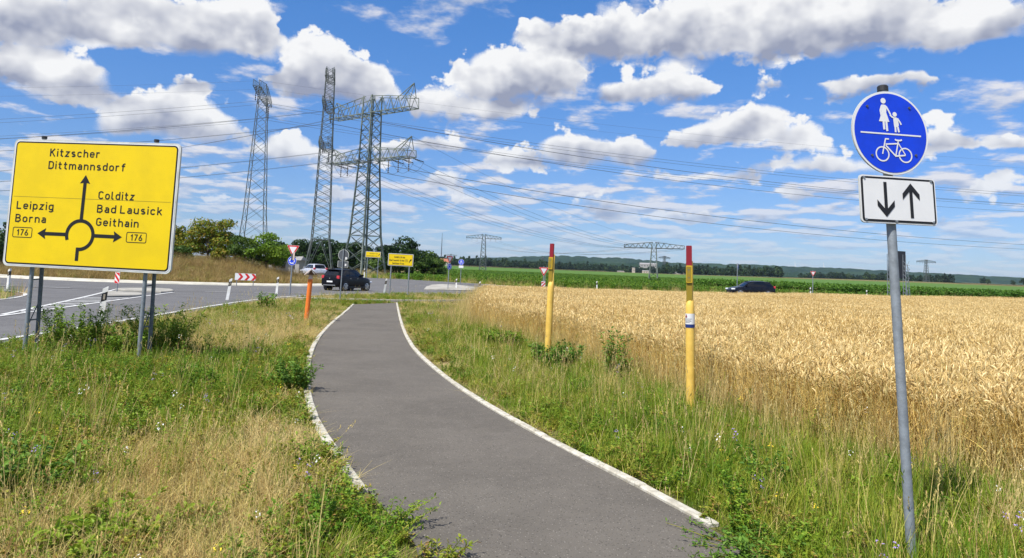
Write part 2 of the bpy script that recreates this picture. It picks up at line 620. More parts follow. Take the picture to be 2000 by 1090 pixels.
# letters as pen strokes of one width: (strokes, closed strokes, width)
GLYPH = {
    'o': ([], [_O], .36), 'c': ([_A(.18, .465, .18, .18, 22, 180) + _A(.18, .25, .18, .18, 180, 338)], [], .35),
    'e': ([[(.0, .365), (.36, .365)] + _A(.18, .465, .18, .18, 0, 180) + _A(.18, .25, .18, .18, 180, 335)], [], .36),
    'a': ([_A(.165, .48, .165, .165, 150, 0) + [(.33, .0)], [(.33, .385), (.15, .385)] + _A(.15, .228, .15, .157, 90, 270) + [(.19, .07), (.33, .17)]], [], .33),
    'n': ([[(0, 0), (0, .715)], [(.0, .44)] + _A(.18, .465, .18, .18, 175, 0) + [(.36, 0)]], [], .36),
    'm': ([[(0, 0), (0, .715)], [(.0, .46)] + _A(.15, .495, .15, .15, 175, 0) + [(.30, 0)], [(.30, .46)] + _A(.45, .495, .15, .15, 175, 0) + [(.60, 0)]], [], .60),
    'h': ([[(0, 0), (0, 1)], [(.0, .44)] + _A(.18, .465, .18, .18, 175, 0) + [(.36, 0)]], [], .36),
    'r': ([[(0, 0), (0, .715)], [(.0, .42)] + _A(.19, .455, .19, .19, 175, 62)], [], .27),
    'u': ([[(0, .715), (0, .25)] + _A(.18, .25, .18, .18, 180, 355), [(.36, .715), (.36, 0)]], [], .36),
    'i': ([[(0, 0), (0, .715)], [(0, .85), (0, 1)]], [], .0), 'l': ([[(0, 1), (0, .2)] + _A(.13, .2, .13, .13, 180, 270) + [(.17, .07)]], [], .15),
    't': ([[(.1, .95), (.1, .2)] + _A(.23, .2, .13, .13, 180, 270) + [(.29, .07)], [(-.04, .645), (.29, .645)]], [], .27),
    'f': ([[(.12, 0), (.12, .78)] + _A(.27, .78, .15, .15, 180, 90) + [(.33, .93)], [(-.02, .645), (.31, .645)]], [], .30),
    'z': ([[(.0, .645), (.33, .645), (.0, .07), (.34, .07)]], [], .34),
    's': ([_A(.17, .505, .155, .14, 38, 270) + _A(.17, .2175, .165, .1475, 90, -145)], [], .34),
    'd': ([[(.36, 0), (.36, 1)]], [_O], .36), 'p': ([[(0, -.28), (0, .715)]], [_O], .36),
    'g': ([[(.36, .715), (.36, -.06)] + _A(.18, -.06, .18, .15, 0, -150)], [_O], .36),
    'k': ([[(0, 0), (0, 1)], [(.34, .715), (.0, .30)], [(.13, .42), (.37, 0)]], [], .35),
    'K': ([[(0, 0), (0, 1)], [(.42, 1), (.0, .40)], [(.15, .56), (.45, 0)]], [], .44),
    'D': ([], [[(0, .07), (.2, .07)] + _A(.2, .29, .22, .22, -90, 0) + _A(.2, .71, .22, .22, 0, 90) + [(0, .93)]], .42),
    'C': ([_A(.21, .71, .21, .22, 18, 180) + _A(.21, .29, .21, .22, 180, 342)], [], .42),
    'B': ([[(.0, .52), (.23, .52)]], [[(0, .07), (.22, .07)] + _A(.22, .295, .21, .225, -90, 90) + _A(.21, .735, .18, .195, -80, 90) + [(0, .93)]], .43),
    'L': ([[(0, 1), (0, .07), (.40, .07)]], [], .38), 'G': ([_A(.21, .71, .21, .22, 18, 180) + _A(.21, .29, .21, .22, 180, 360) + [(.42, .47), (.22, .47)]], [], .42),
    '1': ([[(.0, .70), (.20, .90), (.20, 0)], ], [], .22), '7': ([[(.0, .93), (.40, .93), (.12, 0)]], [], .38),
    '6': ([[(.30, 1), (.06, .46)]], [_A(.2, .285, .2, .215, 0, 350, 20)], .40), '2': ([_A(.2, .73, .19, .2, 165, -35) + [(.0, .07), (.40, .07)]], [], .40),
    '4': ([[(.29, .0), (.29, .52)], [(.22, 1), (.0, .25), (.42, .25)]], [], .42), '9': ([[(.10, 0), (.34, .54)]], [_A(.2, .715, .2, .215, 0, 350, 20)], .40),
}


def lettering(s, width, cap, x, z, y, m, parent, name='lettering', align='LEFT', space=1.06, weight=0.158):
    """a line of lettering, each word a part of its own"""
    words = s.split()
    if len(words) == 1:
        return word(s, width, cap, x, z, y, m, parent, name, align, weight)
    def ln(wd):
        return sum(GLYPH[c][2] + weight + 0.125 for c in wd) - 0.125
    gaps = 0.34 + 0.12 * (s.count('  '))
    tot = sum(ln(w_) for w_ in words) + gaps * (len(words) - 1)
    cur = x
    for w_ in words:
        word(w_, ln(w_) / tot * width, cap, cur, z, y, m, parent, name, 'LEFT', weight)
        cur += (ln(w_) + gaps) / tot * width


def word(s, width, cap, x, z, y, m, parent, name='lettering', align='LEFT', weight=0.158):
    """one word of flat lettering in the x,z plane at depth y; cap = height of a capital, width = length of the line"""
    strokes = []
    cur = weight / 2
    for ch in s:
        if ch == ' ':
            cur += 0.30
            continue
        op, cl, w = GLYPH[ch]
        for st in op:
            strokes.append(([(p[0] + cur, p[1]) for p in st], False))
        for st in cl:
            strokes.append(([(p[0] + cur, p[1]) for p in st], True))
        cur += w + weight + 0.125
    total = cur - 0.125 - weight / 2
    sx = width / total if width else cap
    x0 = x - (total * sx / 2 if align == 'CENTER' else 0.0)
    mb = MB()
    for k, (st, closed) in enumerate(strokes):
        mb.stroke([(x0 + p[0] * sx, z + p[1] * cap) for p in st], weight * cap, y - 0.00025 * (k % 3), closed=closed)
    return mb.build(name, m, parent)


def scatter(name, pts, rot, scl, idx, coll, mat_slot=None):
    """one object: plants standing on the given points"""
    me = bpy.data.meshes.new(name)
    n = len(pts)
    me.vertices.add(n)
    me.vertices.foreach_set('co', np.asarray(pts, np.float32).ravel())
    for nm, typ, arr, key in (('rot', 'FLOAT_VECTOR', rot, 'vector'), ('scl', 'FLOAT_VECTOR', scl, 'vector'), ('idx', 'INT', idx, 'value')):
        a = me.attributes.new(nm, typ, 'POINT')
        a.data.foreach_set(key, np.asarray(arr, np.int32 if typ == 'INT' else np.float32).ravel())
    me.update()
    o = bpy.data.objects.new(name, me)
    COL.objects.link(o)
    ng = bpy.data.node_groups.new(name + '_nodes', 'GeometryNodeTree')
    ng.interface.new_socket('Geometry', in_out='INPUT', socket_type='NodeSocketGeometry')
    ng.interface.new_socket('Geometry', in_out='OUTPUT', socket_type='NodeSocketGeometry')
    gi = ng.nodes.new('NodeGroupInput')
    go = ng.nodes.new('NodeGroupOutput')
    iop = ng.nodes.new('GeometryNodeInstanceOnPoints')
    ci = ng.nodes.new('GeometryNodeCollectionInfo')
    ci.inputs['Collection'].default_value = coll
    ci.inputs['Separate Children'].default_value = True
    ci.inputs['Reset Children'].default_value = True
    ng.links.new(gi.outputs[0], iop.inputs['Points'])
    ng.links.new(ci.outputs[0], iop.inputs['Instance'])
    iop.inputs['Pick Instance'].default_value = True

    def attr(nm, dt):
        a = ng.nodes.new('GeometryNodeInputNamedAttribute')
        a.data_type = dt
        a.inputs[0].default_value = nm
        return a.outputs[0]
    ng.links.new(attr('idx', 'INT'), iop.inputs['Instance Index'])
    e2r = ng.nodes.new('FunctionNodeEulerToRotation')
    ng.links.new(attr('rot', 'FLOAT_VECTOR'), e2r.inputs[0])
    ng.links.new(e2r.outputs[0], iop.inputs['Rotation'])
    ng.links.new(attr('scl', 'FLOAT_VECTOR'), iop.inputs['Scale'])
    ng.links.new(iop.outputs[0], go.inputs[0])
    md = o.modifiers.new('plants', 'NODES')
    md.node_group = ng
    return o


def proto_coll(name, objs):
    c = bpy.data.collections.new(name)
    for i, o in enumerate(objs):
        o.name = f'{name}_{i:02d}'
        for cc in list(o.users_collection):
            cc.objects.unlink(o)
        c.objects.link(o)
    return c


def inside(poly, x, y):
    poly = np.asarray(poly, float)
    x = np.asarray(x, float)
    y = np.asarray(y, float)
    res = np.zeros(x.shape, bool)
    j = len(poly) - 1
    for i in range(len(poly)):
        xi, yi = poly[i]
        xj, yj = poly[j]
        c = ((yi > y) != (yj > y)) & (x < (xj - xi) * (y - yi) / (yj - yi + 1e-12) + xi)
        res ^= c
        j = i
    return res


def dist_line(line, x, y):
    line = np.asarray(line, float)
    best = np.full(np.shape(x), 1e9)
    for (x0, y0), (x1, y1) in zip(line[:-1], line[1:]):
        dx, dy = x1 - x0, y1 - y0
        t = np.clip(((x - x0) * dx + (y - y0) * dy) / (dx * dx + dy * dy + 1e-12), 0, 1)
        best = np.minimum(best, np.hypot(x - x0 - t * dx, y - y0 - t * dy))
    return best


def resample(line, step, smooth=2):
    P = [Vector((p[0], p[1])) for p in line]
    for _ in range(smooth):
        Q = [P[0]]
        for a, b in zip(P[:-1], P[1:]):
            Q += [a * 0.75 + b * 0.25, a * 0.25 + b * 0.75]
        Q.append(P[-1])
        P = Q
    d = [0.0]
    for a, b in zip(P[:-1], P[1:]):
        d.append(d[-1] + (b - a).length)
    n = max(2, int(round(d[-1] / step)) + 1)
    ts = np.linspace(0, d[-1], n)
    xs = np.interp(ts, d, [p.x for p in P])
    ys = np.interp(ts, d, [p.y for p in P])
    return list(zip(xs.tolist(), ys.tolist()))


def offset_line(line, off):
    """shift to the left of travel by off"""
    out = []
    n = len(line)
    for i in range(n):
        a = Vector(line[max(i - 1, 0)])
        b = Vector(line[min(i + 1, n - 1)])
        d = (b - a).normalized()
        out.append((line[i][0] - d.y * off, line[i][1] + d.x * off))
    return out


def ribbon(mb, line, w, z, mi=0):
    """flat painted strip along a ground line"""
    l, r = offset_line(line, w / 2), offset_line(line, -w / 2)
    vs = [(p[0], p[1], h1(*p) + z) for p in l] + [(p[0], p[1], h1(*p) + z) for p in r]
    n = len(line)
    mb.add(vs, [(n + i, n + i + 1, i + 1, i) for i in range(n - 1)])
    return mb

# ------------------------------------------------------------------ the ground, roads, path, island
def ground_material():
    m = bpy.data.materials.new('verge_ground')
    m.use_nodes = True
    t = NT(m.node_tree)
    b = t.n['Principled BSDF']
    p = t.new('ShaderNodeNewGeometry').outputs['Position']
    a = t.noise(p, 0.45, 5, 0.62)
    c = t.noise(p, 14.0, 5, 0.7)
    col = t.mix(t.ss(a, 0.40, 0.60), (0.11, 0.13, 0.03), (0.27, 0.21, 0.09))
    col = t.mix(t.ss(c, 0.42, 0.72), col, (0.085, 0.062, 0.03))
    t.l.new(col, b.inputs['Base Color'])
    b.inputs['Roughness'].default_value = 0.95
    b.inputs['Specular IOR Level'].default_value = 0.1
    bn = t.new('ShaderNodeBump')
    bn.inputs['Strength'].default_value = 0.8
    bn.inputs['Distance'].default_value = 0.03
    t.l.new(t.noise(p, 30.0, 4, 0.7), bn.inputs['Height'])
    t.l.new(bn.outputs[0], b.inputs['Normal'])
    return m


def asphalt_material(name, base, light, scale=1.0):
    m = bpy.data.materials.new(name)
    m.use_nodes = True
    t = NT(m.node_tree)
    b = t.n['Principled BSDF']
    p = t.new('ShaderNodeNewGeometry').outputs['Position']
    big = t.noise(p, 0.7, 4, 0.6)
    mid = t.noise(p, 5.0, 4, 0.6)
    fine = t.noise(p, 130.0 * scale, 3, 0.75)
    cell = t.new('ShaderNodeTexVoronoi')
    t.l.new(p, cell.inputs['Vector'])
    cell.inputs['Scale'].default_value = 95.0 * scale
    cs = t.sep(cell.outputs['Color'])[0]
    col = t.mix(t.ss(big, 0.35, 0.65), base, tuple(c * 0.82 for c in base))
    col = t.mix(t.m('MULTIPLY', t.ss(mid, 0.45, 0.75), 0.35), col, tuple(c * 1.25 for c in base))
    col = t.mix(t.m('MULTIPLY', t.ss(fine, 0.56, 0.74), 0.6), col, light)
    col = t.mix(t.m('MULTIPLY', t.ss(cs, 0.93, 0.97), t.ss(cell.outputs['Distance'], 0.25, 0.5, 1.0, 0.0)), col, tuple(min(1, c * 1.6) for c in light))
    col = t.mix(t.m('MULTIPLY', t.ss(cs, 0.10, 0.0), 0.8), col, tuple(c * 0.35 for c in base))
    st = t.noise(p, 1.9, 6, 0.68)
    col = t.mix(t.m('MULTIPLY', t.ss(st, 0.58, 0.70), 0.30), col, tuple(c * 0.60 for c in base))
    col = t.mix(t.m('MULTIPLY', t.ss(t.noise(p, 0.28, 3, 0.6), 0.50, 0.72), 0.30), col, tuple(c * 1.22 for c in base))
    crack = t.new('ShaderNodeTexVoronoi', feature='DISTANCE_TO_EDGE')
    t.l.new(t.vm('ADD', p, t.vm('SCALE', t.noise(p, 2.2, 4, 0.6, out=1), 0.8)), crack.inputs['Vector'])
    crack.inputs['Scale'].default_value = 0.22
    ck = t.m('MULTIPLY', t.ss(crack.outputs['Distance'], 0.0, 0.0022, 1.0, 0.0), t.ss(t.noise(p, 0.35, 2, 0.5), 0.50, 0.60))
    col = t.mix(t.m('MULTIPLY', ck, 0.7), col, tuple(c * 0.35 for c in base))
    t.l.new(col, b.inputs['Base Color'])
    b.inputs['Roughness'].default_value = 0.88
    b.inputs['Specular IOR Level'].default_value = 0.25
    bn = t.new('ShaderNodeBump')
    bn.inputs['Strength'].default_value = 0.5
    bn.inputs['Distance'].default_value = 0.006
    t.l.new(t.m('ADD', fine, t.m('MULTIPLY', cell.outputs['Distance'], -0.6)), bn.inputs['Height'])
    t.l.new(bn.outputs[0], b.inputs['Normal'])
    return m


M_GROUND = ground_material()
M_PATH = asphalt_material('path_asphalt', (0.136, 0.121, 0.101), (0.205, 0.187, 0.160))
M_ROAD = asphalt_material('road_asphalt', (0.142, 0.139, 0.138), (0.19, 0.188, 0.183), 0.6)
M_CONC = mat('kerb_concrete', (0.58, 0.55, 0.47), 0.9, var=0.3, vscale=9.0, bump=0.6, bscale=60, spec=0.2, col2=(0.38, 0.35, 0.28), space='World')
M_CONC2 = mat('island_concrete', (0.42, 0.40, 0.35), 0.9, var=0.35, vscale=0.8, bump=0.3, bscale=20, spec=0.2, space='World')
M_PAINT = mat('road_paint', (0.62, 0.62, 0.60), 0.7, var=0.25, vscale=3.0, spec=0.3, space='World')

# one sheet of ground out to the horizon, finer near the camera
def axis(lo, hi, fine_lo, fine_hi, step, grow=1.22):
    c = list(np.arange(fine_lo, fine_hi + 1e-6, step))
    s, v = step, fine_hi
    while v < hi:
        s *= grow
        v += s
        c.append(min(v, hi))
    s, v = step, fine_lo
    while v > lo:
        s *= grow
        v -= s
        c.insert(0, max(v, lo))
    return np.array(c)


gx = axis(-9000, 9000, -60, 60, 1.5)
gy = axis(-400, 12000, -4, 120, 1.5)
XX, YY = np.meshgrid(gx, gy)
ZZ = H(XX, YY)
nv = len(gx)
faces = []
for j in range(len(gy) - 1):
    for i in range(nv - 1):
        a = j * nv + i
        faces.append((a, a + 1, a + nv + 1, a + nv))
mb = MB()
mb.add(np.stack([XX.ravel(), YY.ravel(), ZZ.ravel()], 1).tolist(), faces)
tag(mb.build('ground', M_GROUND, smooth=True), 'rough grassy ground under the verges and fields', None, None, 'structure')


def fan(mb, poly, z):
    mb.add([(p[0], p[1], h1(*p) + z) for p in poly], [tuple(range(len(poly)))])


def strip(mb, la, lb, z, rows=6):
    """draped sheet between two ground lines of the same length"""
    n = len(la)
    vs = []
    for k in range(rows + 1):
        f = k / rows
        for a, b in zip(la, lb):
            x, y = a[0] * (1 - f) + b[0] * f, a[1] * (1 - f) + b[1] * f
            vs.append((x, y, h1(x, y) + z))
    fs = []
    for k in range(rows):
        for i in range(n - 1):
            a = k * n + i
            fs.append((a, a + 1, a + n + 1, a + n))
    mb.add(vs, fs)


# ---- cycle path
PL = [(-0.40, -3.0), (-0.45, 2.0), G(835, 1100), G(800, 1048), G(733, 980), G(690, 922), G(655, 872), G(630, 832), G(613, 792), G(606, 757), G(606, 722), G(611, 692), G(624, 662), G(648, 634), G(676, 611), G(692, 595)]
PR = [(1.75, -3.0), (1.62, 2.0), G(1470, 1095), G(1415, 1049), G(1340, 1008), G(1250, 958), G(1130, 896), G(1000, 827), G(900, 766), G(832, 712), G(803, 682), G(787, 652), G(778, 622), G(773, 592)]
PATH_L = resample(PL, 0.33, 2)
PATH_R = resample(PR, 0.33, 2)


def same_count(a, b, n):
    def rs(l):
        d = [0.0]
        for p, q in zip(l[:-1], l[1:]):
            d.append(d[-1] + math.hypot(q[0] - p[0], q[1] - p[1]))
        ts = np.linspace(0, d[-1], n)
        return list(zip(np.interp(ts, d, [p[0] for p in l]).tolist(), np.interp(ts, d, [p[1] for p in l]).tolist()))
    return rs(a), rs(b)


pl, pr = same_count(PATH_L, PATH_R, 130)
mb = MB()
strip(mb, pl, pr, 0.012, 5)
cycle_path = mb.build('cycle_path', M_PATH, smooth=True)
for p in cycle_path.data.polygons:
    pass
cycle_path.data.flip_normals()
tag(cycle_path, 'curving asphalt cycle path with pale concrete edging', None, None, 'structure')


def kerb_run(line, off, parent, w=0.10, step=1.0, h=0.035, gap=0.012, skip=None, material=None, name='kerb_stone', jitter=0.006):
    """edging stones, one after the other"""
    L = resample(line, step, 0)
    rr = random.Random(5)
    proto = MB()
    e = 0.012
    lx, wy = step - gap, w
    # stone with worn top edges
    a = [(-lx / 2, -wy / 2, -0.15), (lx / 2, -wy / 2, -0.15), (lx / 2, wy / 2, -0.15), (-lx / 2, wy / 2, -0.15)]
    b = [(-lx / 2, -wy / 2, -e), (lx / 2, -wy / 2, -e), (lx / 2, wy / 2, -e), (-lx / 2, wy / 2, -e)]
    c = [(-lx / 2 + e, -wy / 2 + e, 0), (lx / 2 - e, -wy / 2 + e, 0), (lx / 2 - e, wy / 2 - e, 0), (-lx / 2 + e, wy / 2 - e, 0)]
    fs = [(8, 9, 10, 11)]
    for k in range(4):
        j = (k + 1) % 4
        fs += [(k, j, 4 + j, 4 + k), (4 + k, 4 + j, 8 + j, 8 + k)]
    proto.add(a + b + c, fs)
    me = None
    for i, (p, q) in enumerate(zip(L[:-1], L[1:])):
        if skip and skip(p, q):
            continue
        d = Vector((q[0] - p[0], q[1] - p[1]))
        ln = d.length
        d.normalize()
        cx, cy = (p[0] + q[0]) / 2 - d.y * off, (p[1] + q[1]) / 2 + d.x * off
        loc = (cx, cy, h1(cx, cy) + h + rr.uniform(-jitter, jitter))
        if me is None:
            o = proto.build(name, material or M_CONC, parent)
            me = o.data
        else:
            o = bpy.data.objects.new(name, me)
            COL.objects.link(o)
            o.parent = parent
        o.location = loc
        o.rotation_euler = (rr.uniform(-0.01, 0.01), 0, math.atan2(d.y, d.x) + rr.uniform(-0.006, 0.006))
        o.scale = (ln / step, 1, 1)


kerb_run([p for p in PATH_L if p[1] > G(733, 985)[1]], 0.055, cycle_path, w=0.10)
kerb_run([p for p in PATH_R if p[1] > G(1418, 1050)[1]], -0.055, cycle_path, w=0.088)

# ---- the path that crosses behind it
CROSS = resample([(-12.4, 39.9), (-10, 40.2), (-7.4, 40.9), (-5, 42.6), (-2.6, 45.2), (-1.2, 47.6), (1.0, 51), (6, 54.5), (14, 57.5)], 0.8, 2)
mb = MB()
strip(mb, offset_line(CROSS, 1.15), offset_line(CROSS, -1.15), 0.008, 2)
cross_path = mb.build('crossing_path', M_PATH, smooth=True)
cross_path.data.flip_normals()
tag(cross_path, 'narrow asphalt path crossing at the far end of the cycle path', None, None, 'structure')
kerb_run(offset_line(CROSS, 1.15), 0.06, cross_path, w=0.12, step=1.2)
kerb_run([p for p in offset_line(CROSS, -1.15) if p[0] < -8.6], -0.06, cross_path, w=0.12, step=1.2)

# ---- roundabout and its arms
RC = Vector((-31.5, 69.5))
R_IN, R_OUT = 14.6, 29.3
RIGHT_EDGE = resample([(-9.8, -4), (-10.0, 10), (-10.3, 16.3), (-10.9, 22.3), (-12.0, 32), (-12.4, 39.5), (-11.6, 45.5), (-10.2, 50.5), (-8.4, 55), (-5.8, 58.6), (-1.7, 61), (10, 63), (40, 66), (140, 72)], 1.0, 2)
LEFT_EDGE = resample([(-18.4, -4), (-18.6, 15), (-19.2, 28), (-20.6, 32), (-23.0, 35.5), (-28, 38.5), (-40, 41), (-56, 42), (-85, 40)], 1.0, 2)
NORTH_EDGE = resample([(-14.5, 95.5), (-10.5, 89.5), (-5.5, 84.5), (-1, 81), (8, 76.5), (40, 75), (140, 81)], 1.0, 2)
mb = MB()
# disc as a polar grid
rings = np.linspace(R_IN - 0.4, R_OUT, 14)
NA = 120
vs = []
for r in rings:
    for k in range(NA):
        a = 2 * math.pi * k / NA
        x, y = RC.x + r * math.cos(a), RC.y + r * math.sin(a)
        vs.append((x, y, h1(x, y) + 0.024))
fs = []
for j in range(len(rings) - 1):
    for k in range(NA):
        fs.append((j * NA + k, (j + 1) * NA + k, (j + 1) * NA + (k + 1) % NA, j * NA + (k + 1) % NA))
mb.add(vs, fs)
road = mb.build('roundabout_road', M_ROAD, smooth=True)
tag(road, 'grey asphalt carriageway of the roundabout', None, None, 'structure')


def arm(name, label, la, lb, z, rows=8, n=90, flip=False):
    a, b = same_count(la, lb, n)
    mb = MB()
    strip(mb, a, b, z, rows)
    o = mb.build(name, M_ROAD, smooth=True)
    if flip:
        o.data.flip_normals()
    tag(o, label, None, None, 'structure')
    return o


south_r = [p for p in RIGHT_EDGE if p[1] < 58.0 and p[0] < -5]
south_l = [p for p in LEFT_EDGE if p[0] > -24]
south = arm('approach_road', 'road running up the left side to the roundabout', [(p[0], p[1]) for p in offset_line(south_l, 0.35)] + [(-24, 46), (-20, 56)], offset_line(south_r, -0.35) + [(-8, 62)], 0.016, flip=True)
east_s = [p for p in RIGHT_EDGE if p[0] > -8.0 and p[1] > 54]
east = arm('side_road', 'road leaving the roundabout to the right behind the wheat', offset_line(east_s, -0.35), offset_line(NORTH_EDGE, 0.35), 0.012, flip=False)
west_s = [p for p in LEFT_EDGE if p[0] < -21]
west = arm('far_left_road', 'road leaving the roundabout to the left', [(-20, 44)] + offset_line(west_s, 0.35), [(-30, 60), (-40, 58), (-60, 56), (-86, 54)], 0.008, rows=6, flip=False)
north = arm('far_road', 'road leaving the far side of the roundabout', [(-37, 90), (-38, 110), (-42, 160)], [(-25, 90), (-28, 110), (-32, 160)], 0.008, rows=4, n=20, flip=True)

# painted lines, each a part of its road
def paint(line, w, z, parent, name='edge_line'):
    mb = MB()
    ribbon(mb, line, w, z)
    return mb.build(name, M_PAINT, parent)


ZP = 0.032
paint([p for p in offset_line(RIGHT_EDGE, 0.15) if p[0] < 12], 0.18, ZP, south)
paint([p for p in LEFT_EDGE if p[1] < 37.5 and p[0] > -25], 0.16, ZP, south)
paint([p for p in offset_line(RIGHT_EDGE, 0.15) if p[0] >= 11.5], 0.15, ZP, east)
paint([p for p in offset_line(NORTH_EDGE, -0.2)], 0.22, ZP, road)
# broken line round the outside of the ring
for k in range(64):
    a0 = k / 64 * 2 * math.pi
    a1 = a0 + 2 * math.pi / 64 * 0.52
    am = math.degrees(a0) % 360
    if 215 < am < 318 or 150 < am < 200:
        rr_ = 28.7
        pts = [(RC.x + rr_ * math.cos(a0 + (a1 - a0) * i / 4), RC.y + rr_ * math.sin(a0 + (a1 - a0) * i / 4)) for i in range(5)]
        if all(math.hypot(p[0] + 20.6, p[1] - 42.5) > 2.6 for p in pts):
            paint(pts, 0.17, ZP, road, 'dash')
# splitter: two boundary lines with bars between them
up_line = resample([(-14.7, 21.8), (-18.3, 32), (-22.2, 42.2)], 1.0, 1)
lo_line = resample([(-13.9, 18.0), (-14.6, 22.4), (-16.4, 31), (-18.6, 41.5)], 1.0, 1)
paint(up_line, 0.17, ZP, south)
paint(lo_line, 0.17, ZP, south)
paint(resample([(-14.35, -4), (-14.3, 10), (-14.0, 18.2)], 1.0, 0), 0.14, ZP, south, 'centre_line')
for k in range(9):
    f = (k + 1.2) / 14.0
    yb = 22.5 + 10.2 * (k + 0.6) / 9.0
    xa = np.interp(yb, [p[1] for p in up_line], [p[0] for p in up_line])
    y2 = yb + 0.45 * (yb - 20) / 4
    xb = np.interp(y2, [p[1] for p in lo_line], [p[0] for p in lo_line])
    paint([(xa + 0.12, yb), (xb - 0.12, y2)], 0.30, ZP, south, 'hatch_bar')


def traffic_island(label, poly, h=0.11, hole=None):
    mb = MB()
    c = Vector((sum(p[0] for p in poly) / len(poly), sum(p[1] for p in poly) / len(poly)))
    ins = [tuple(c + (Vector(p) - c) * 0.965) for p in poly]
    n = len(poly)
    z0 = [h1(*p) for p in poly]
    vs = [(p[0], p[1], z - 0.05) for p, z in zip(poly, z0)] + [(p[0], p[1], z + h - 0.03) for p, z in zip(poly, z0)] + [(p[0], p[1], z + h) for p, z in zip(ins, z0)]
    fs = []
    for i in range(n):
        j = (i + 1) % n
        fs += [(i, j, n + j, n + i), (n + i, n + j, 2 * n + j, 2 * n + i)]
    fs.append(tuple(range(2 * n, 3 * n)))
    mb.add(vs, fs)
    o = mb.build('traffic_island', M_CONC2)
    tag(o, label, None, None, 'structure')
    return o


traffic_island('small pale concrete refuge before the crossing in the left road', resample([(-18.1, 33.2), (-17.4, 35.4), (-18.2, 37.6), (-20.5, 38.6), (-20.1, 37.2), (-18.1, 33.2)], 0.5, 1)[:-1])
ti = traffic_island('larger pale concrete refuge at the mouth of the left road', resample([(-18.7, 40.2), (-18.7, 42), (-20.6, 45.2), (-22.4, 43.4), (-21.5, 40.4), (-18.7, 40.2)], 0.5, 1)[:-1])
traffic_island('pale concrete refuge at the mouth of the right road', resample([(-7.6, 66.8), (-5.6, 67.0), (-2.6, 69.6), (-1.6, 72.5), (-3.4, 76), (-6.6, 78.5), (-8.4, 76), (-7.6, 66.8)], 0.6, 1)[:-1], 0.14)

# kerb ring of pale stones and the mound of the middle island
ring = [(RC.x + (R_IN + 0.35) * math.cos(a), RC.y + (R_IN + 0.35) * math.sin(a)) for a in np.linspace(0, 2 * math.pi, 161)]
M_RING = mat('ring_concrete', (0.58, 0.55, 0.47), 0.9, var=0.2, vscale=0.7, spec=0.2, col2=(0.42, 0.40, 0.33), space='World')
mb = MB()
prof = [(R_IN + 1.05, 0.02), (R_IN + 0.98, 0.10), (R_IN + 0.2, 0.19), (R_IN - 0.3, 0.20), (R_IN - 0.4, 0.0)]
vs, fs = [], []
NA = 160
for (r, z) in prof:
    for k in range(NA):
        a = 2 * math.pi * k / NA
        x, y = RC.x + r * math.cos(a), RC.y + r * math.sin(a)
        vs.append((x, y, h1(x, y) + z))
for j in range(len(prof) - 1):
    for k in range(NA):
        fs.append((j * NA + k, j * NA + (k + 1) % NA, (j + 1) * NA + (k + 1) % NA, (j + 1) * NA + k))
mb.add(vs, fs)
tag(mb.build('kerb_ring', M_RING, smooth=True, auto=30), 'pale concrete kerb ring round the middle island', None, None, 'structure')


def mound_h(x, y):
    r = np.hypot(np.asarray(x) - RC.x, np.asarray(y) - RC.y)
    base = 1.45 * sm((R_IN - 0.3 - r) / 9.5) + 0.15
    base = base + 0.12 * np.sin(np.asarray(x) * 0.7) * np.cos(np.asarray(y) * 0.55) * sm((R_IN - 1 - r) / 4)
    return np.where(r < R_IN, base, 0.0)


M_MOUND = mat('mound_soil', (0.17, 0.125, 0.05), 0.95, var=0.4, vscale=1.5, spec=0.1, col2=(0.17, 0.14, 0.05), bump=0.8, bscale=9, space='World')
vs, fs = [], []
rs = np.linspace(0.0, R_IN - 0.25, 16)
NA = 72
for r in rs:
    for k in range(NA):
        a = 2 * math.pi * k / NA
        x, y = RC.x + r * math.cos(a), RC.y + r * math.sin(a)
        vs.append((x, y, float(mound_h(x, y)) + h1(x, y)))
for j in range(len(rs) - 1):
    for k in range(NA):
        fs.append((j * NA + k, (j + 1) * NA + k, (j + 1) * NA + (k + 1) % NA, j * NA + (k + 1) % NA))
mb = MB()
mb.add(vs, fs)
tag(mb.build('mound', M_MOUND, smooth=True), 'dry grassy mound in the middle of the roundabout', None, None, 'structure')


# ---- fields
def field(name, label, poly, z, m, n=60):
    mb = MB()
    la, lb = poly
    a, b = same_count(la, lb, n)
    strip(mb, a, b, z, 14)
    o = mb.build(name, m, smooth=True)
    if o.data.polygons[0].normal.z < 0:
        o.data.flip_normals()
    tag(o, label, None, None, 'structure')
    return o


M_CROPSOIL = mat('crop_floor', (0.060, 0.135, 0.012), 0.8, var=0.4, vscale=0.16, spec=0.2, col2=(0.10, 0.18, 0.018), bump=1.0, bscale=3, space='World')
M_WHEATSOIL = mat('wheat_floor', (0.36, 0.24, 0.09), 0.95, var=0.4, vscale=2.0, spec=0.1, space='World')
M_STUBBLE = mat('stubble', (0.62, 0.47, 0.24), 0.95, var=0.15, vscale=0.02, spec=0.1, space='World')
M_FAR_GREEN = mat('far_meadow', (0.09, 0.16, 0.03), 0.95, var=0.3, vscale=0.01, spec=0.1, space='World')
WHEAT_NEAR = [(-1.4, 47.2), (-1.3, 40), (-1.15, 30), (-0.9, 24.5), (0.3, 20.8), (1.6, 17.2), (2.35, 13.9), (3.05, 11.0), (3.5, 9.2), (4.0, 8.0), (4.7, 6.9), (6.2, 5.2), (8.5, 3.4)]
WHEAT_FAR = [(-1.4, 47.4), (5, 52), (14, 57), (26, 61), (60, 63.5), (90, 66), (60, 40), (40, 22), (22, 8), (8.6, 3.3)]
WHEAT_POLY = WHEAT_NEAR + WHEAT_FAR[::-1]
mb = MB()
field('wheat_floor', 'dusty soil under the standing wheat', (resample(WHEAT_NEAR, 1.0, 1), resample(WHEAT_FAR, 1.0, 1)), 0.02, M_WHEATSOIL)
